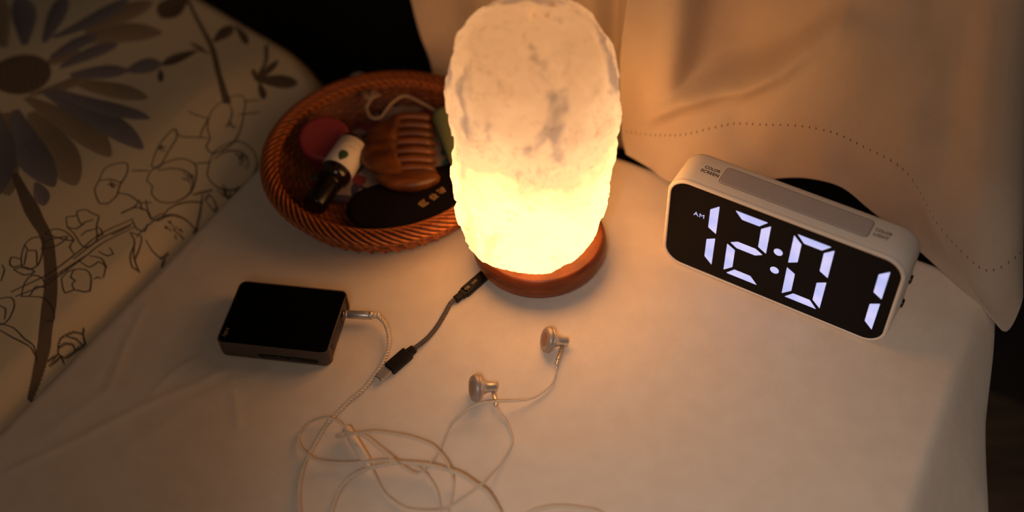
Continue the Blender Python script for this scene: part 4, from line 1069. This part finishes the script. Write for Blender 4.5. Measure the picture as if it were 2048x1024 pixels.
# wooden comb with wide rounded teeth
co = thing('wooden_comb', 'polished wooden massage comb with thick rounded teeth', 'comb', (-8.2, 68.8, 1.5))
CO = (-8.2, 68.8, 1.5)
v, f = pillow([(-9.9, 72.4), (-9.0, 72.9), (-8.7, 72.0), (-9.0, 70), (-8.9, 67.6), (-8.5, 66.2), (-8.4, 65.0), (-9.4, 64.9), (-11.0, 66.1), (-12.2, 67.8), (-12.0, 69.8), (-11.0, 71.6)], 1.4, 1.6, 14)
mesh_obj('handle', sub(v, CO), f, M['comb'], co)
for k in range(7):
    y = 72.5 - k * 1.06; x0 = -9.7 - .3 * math.sin(k / 6 * PI); x1 = -6.15 + .30 * k / 6
    pts = smooth_path([np.array([x0, y, 2.2]) - CO, np.array([(x0 + x1) / 2, y + .02, 2.35]) - CO, np.array([x1 - .2, y - .03, 2.05]) - CO, np.array([x1, y - .05, 1.75]) - CO], .2)
    mesh_obj('tooth', *tube(pts, .37, 14, scale=lambda s: .25 + .75 * min(1, (1 - s) * 5 + .25) * (1 if s > .08 else s / .08 * .6 + .4)), M['comb'], co)
v, f = pillow([(-9.8, 65.9), (-8.4, 65.95), (-6.6, 66.0), (-5.6, 65.6), (-5.5, 64.9), (-6.2, 64.3), (-8.0, 63.9), (-10.0, 64.6), (-10.8, 65.6)], 1.35, 1.35, 14)
mesh_obj('end_tooth', sub(v, CO), f, M['comb'], co)

# black oval pouch with golden characters
bp_ = thing('oval_pouch', 'flat black oval pouch with three golden characters', 'pouch', (-8, 63.6, .3))
PO = (-8, 63.6, .3)
v, f = pillow([(-13.2, 63.6), (-12.2, 65.2), (-9.0, 66.4), (-5.5, 67.6), (-3.2, 67.6), (-2.4, 66.0), (-3.6, 63.4), (-5.6, 61.4), (-8.6, 60.3), (-11.4, 60.9), (-12.9, 62.2)], .5, .95, 14)
mesh_obj('pouch_body', sub(v, PO), f, M['case_cloth'], bp_)
for k, (gx, gy) in enumerate(((-6.85, 62.9), (-6.05, 63.55), (-5.4, 64.2))):
    g = bpy.data.objects.new('character', None); C.objects.link(g); g.parent = bp_
    sets = [[(-.3, .25, .3, .25), (-.3, -.25, .3, -.25), (0, -.25, 0, .35), (-.2, 0, .2, 0), (-.3, -.25, -.3, .25)],
            [(-.32, .05, .32, .05), (0, -.3, 0, .32), (-.25, -.3, 0, 0), (.25, -.3, 0, 0), (-.2, .25, .2, .25)],
            [(-.3, .3, .05, .05), (-.1, .3, -.1, -.3), (.05, .2, .32, .2), (.3, .2, .1, -.3), (-.3, -.05, .1, -.05)]][k]
    mb = MB(); ca_, sa_ = math.cos(.75), math.sin(.75)
    for x0, y0, x1, y1 in sets:
        p0 = np.array([x0, y0]); p1 = np.array([x1, y1]); d = p1 - p0; d = d / np.linalg.norm(d); n_ = np.array([-d[1], d[0]]) * .07
        q = [p0 - n_, p1 - n_, p1 + n_, p0 + n_]; q = [(a[0] * ca_ - a[1] * sa_, a[0] * sa_ + a[1] * ca_) for a in q]
        mb.add(*stack([[(a, b_, 0) for a, b_ in q], [(a, b_, .03) for a, b_ in q]]))
    o = mb.build('stroke', M['gold_print'], g, False); 
    g.location = ((gx - PO[0]) * S, (gy - PO[1]) * S, 1.18 * S)

# pale green tube
tb = thing('cream_tube', 'pale green squeeze tube at the right of the basket', 'tube', (-4.9, 72.0, 2.0))
p0 = np.array([-5.3, 72.9, 2.3]); p1 = np.array([-3.0, 66.0, 1.9]); n_ = 24; v = []
axx = (p1 - p0) / np.linalg.norm(p1 - p0); sd = np.cross(axx, [0, 0, 1]); sd /= np.linalg.norm(sd); up_ = np.cross(sd, axx)
for i in range(n_ + 1):
    t_ = i / n_; c = p0 + (p1 - p0) * t_ - np.array([-4.9, 72, 2.0])
    if t_ < .06: a_ = b_ = 1.05 * (t_ / .06) ** .4 if t_ > 0 else .02
    else: a_ = 1.05 + .35 * (t_ - .06); b_ = 1.05 * (1 - t_) ** .7 + .04
    for s in range(32):
        g = 2 * PI * s / 32; v.append(tuple(c + sd * a_ * math.cos(g) + up_ * b_ * math.sin(g)))
f = [(i * 32 + k, i * 32 + (k + 1) % 32, (i + 1) * 32 + (k + 1) % 32, (i + 1) * 32 + k) for i in range(n_) for k in range(32)]
f.append(tuple(reversed(range(32)))); f.append(tuple(range(n_ * 32, n_ * 32 + 32)))
mesh_obj('tube_body', v, f, M['tube_green'], tb)
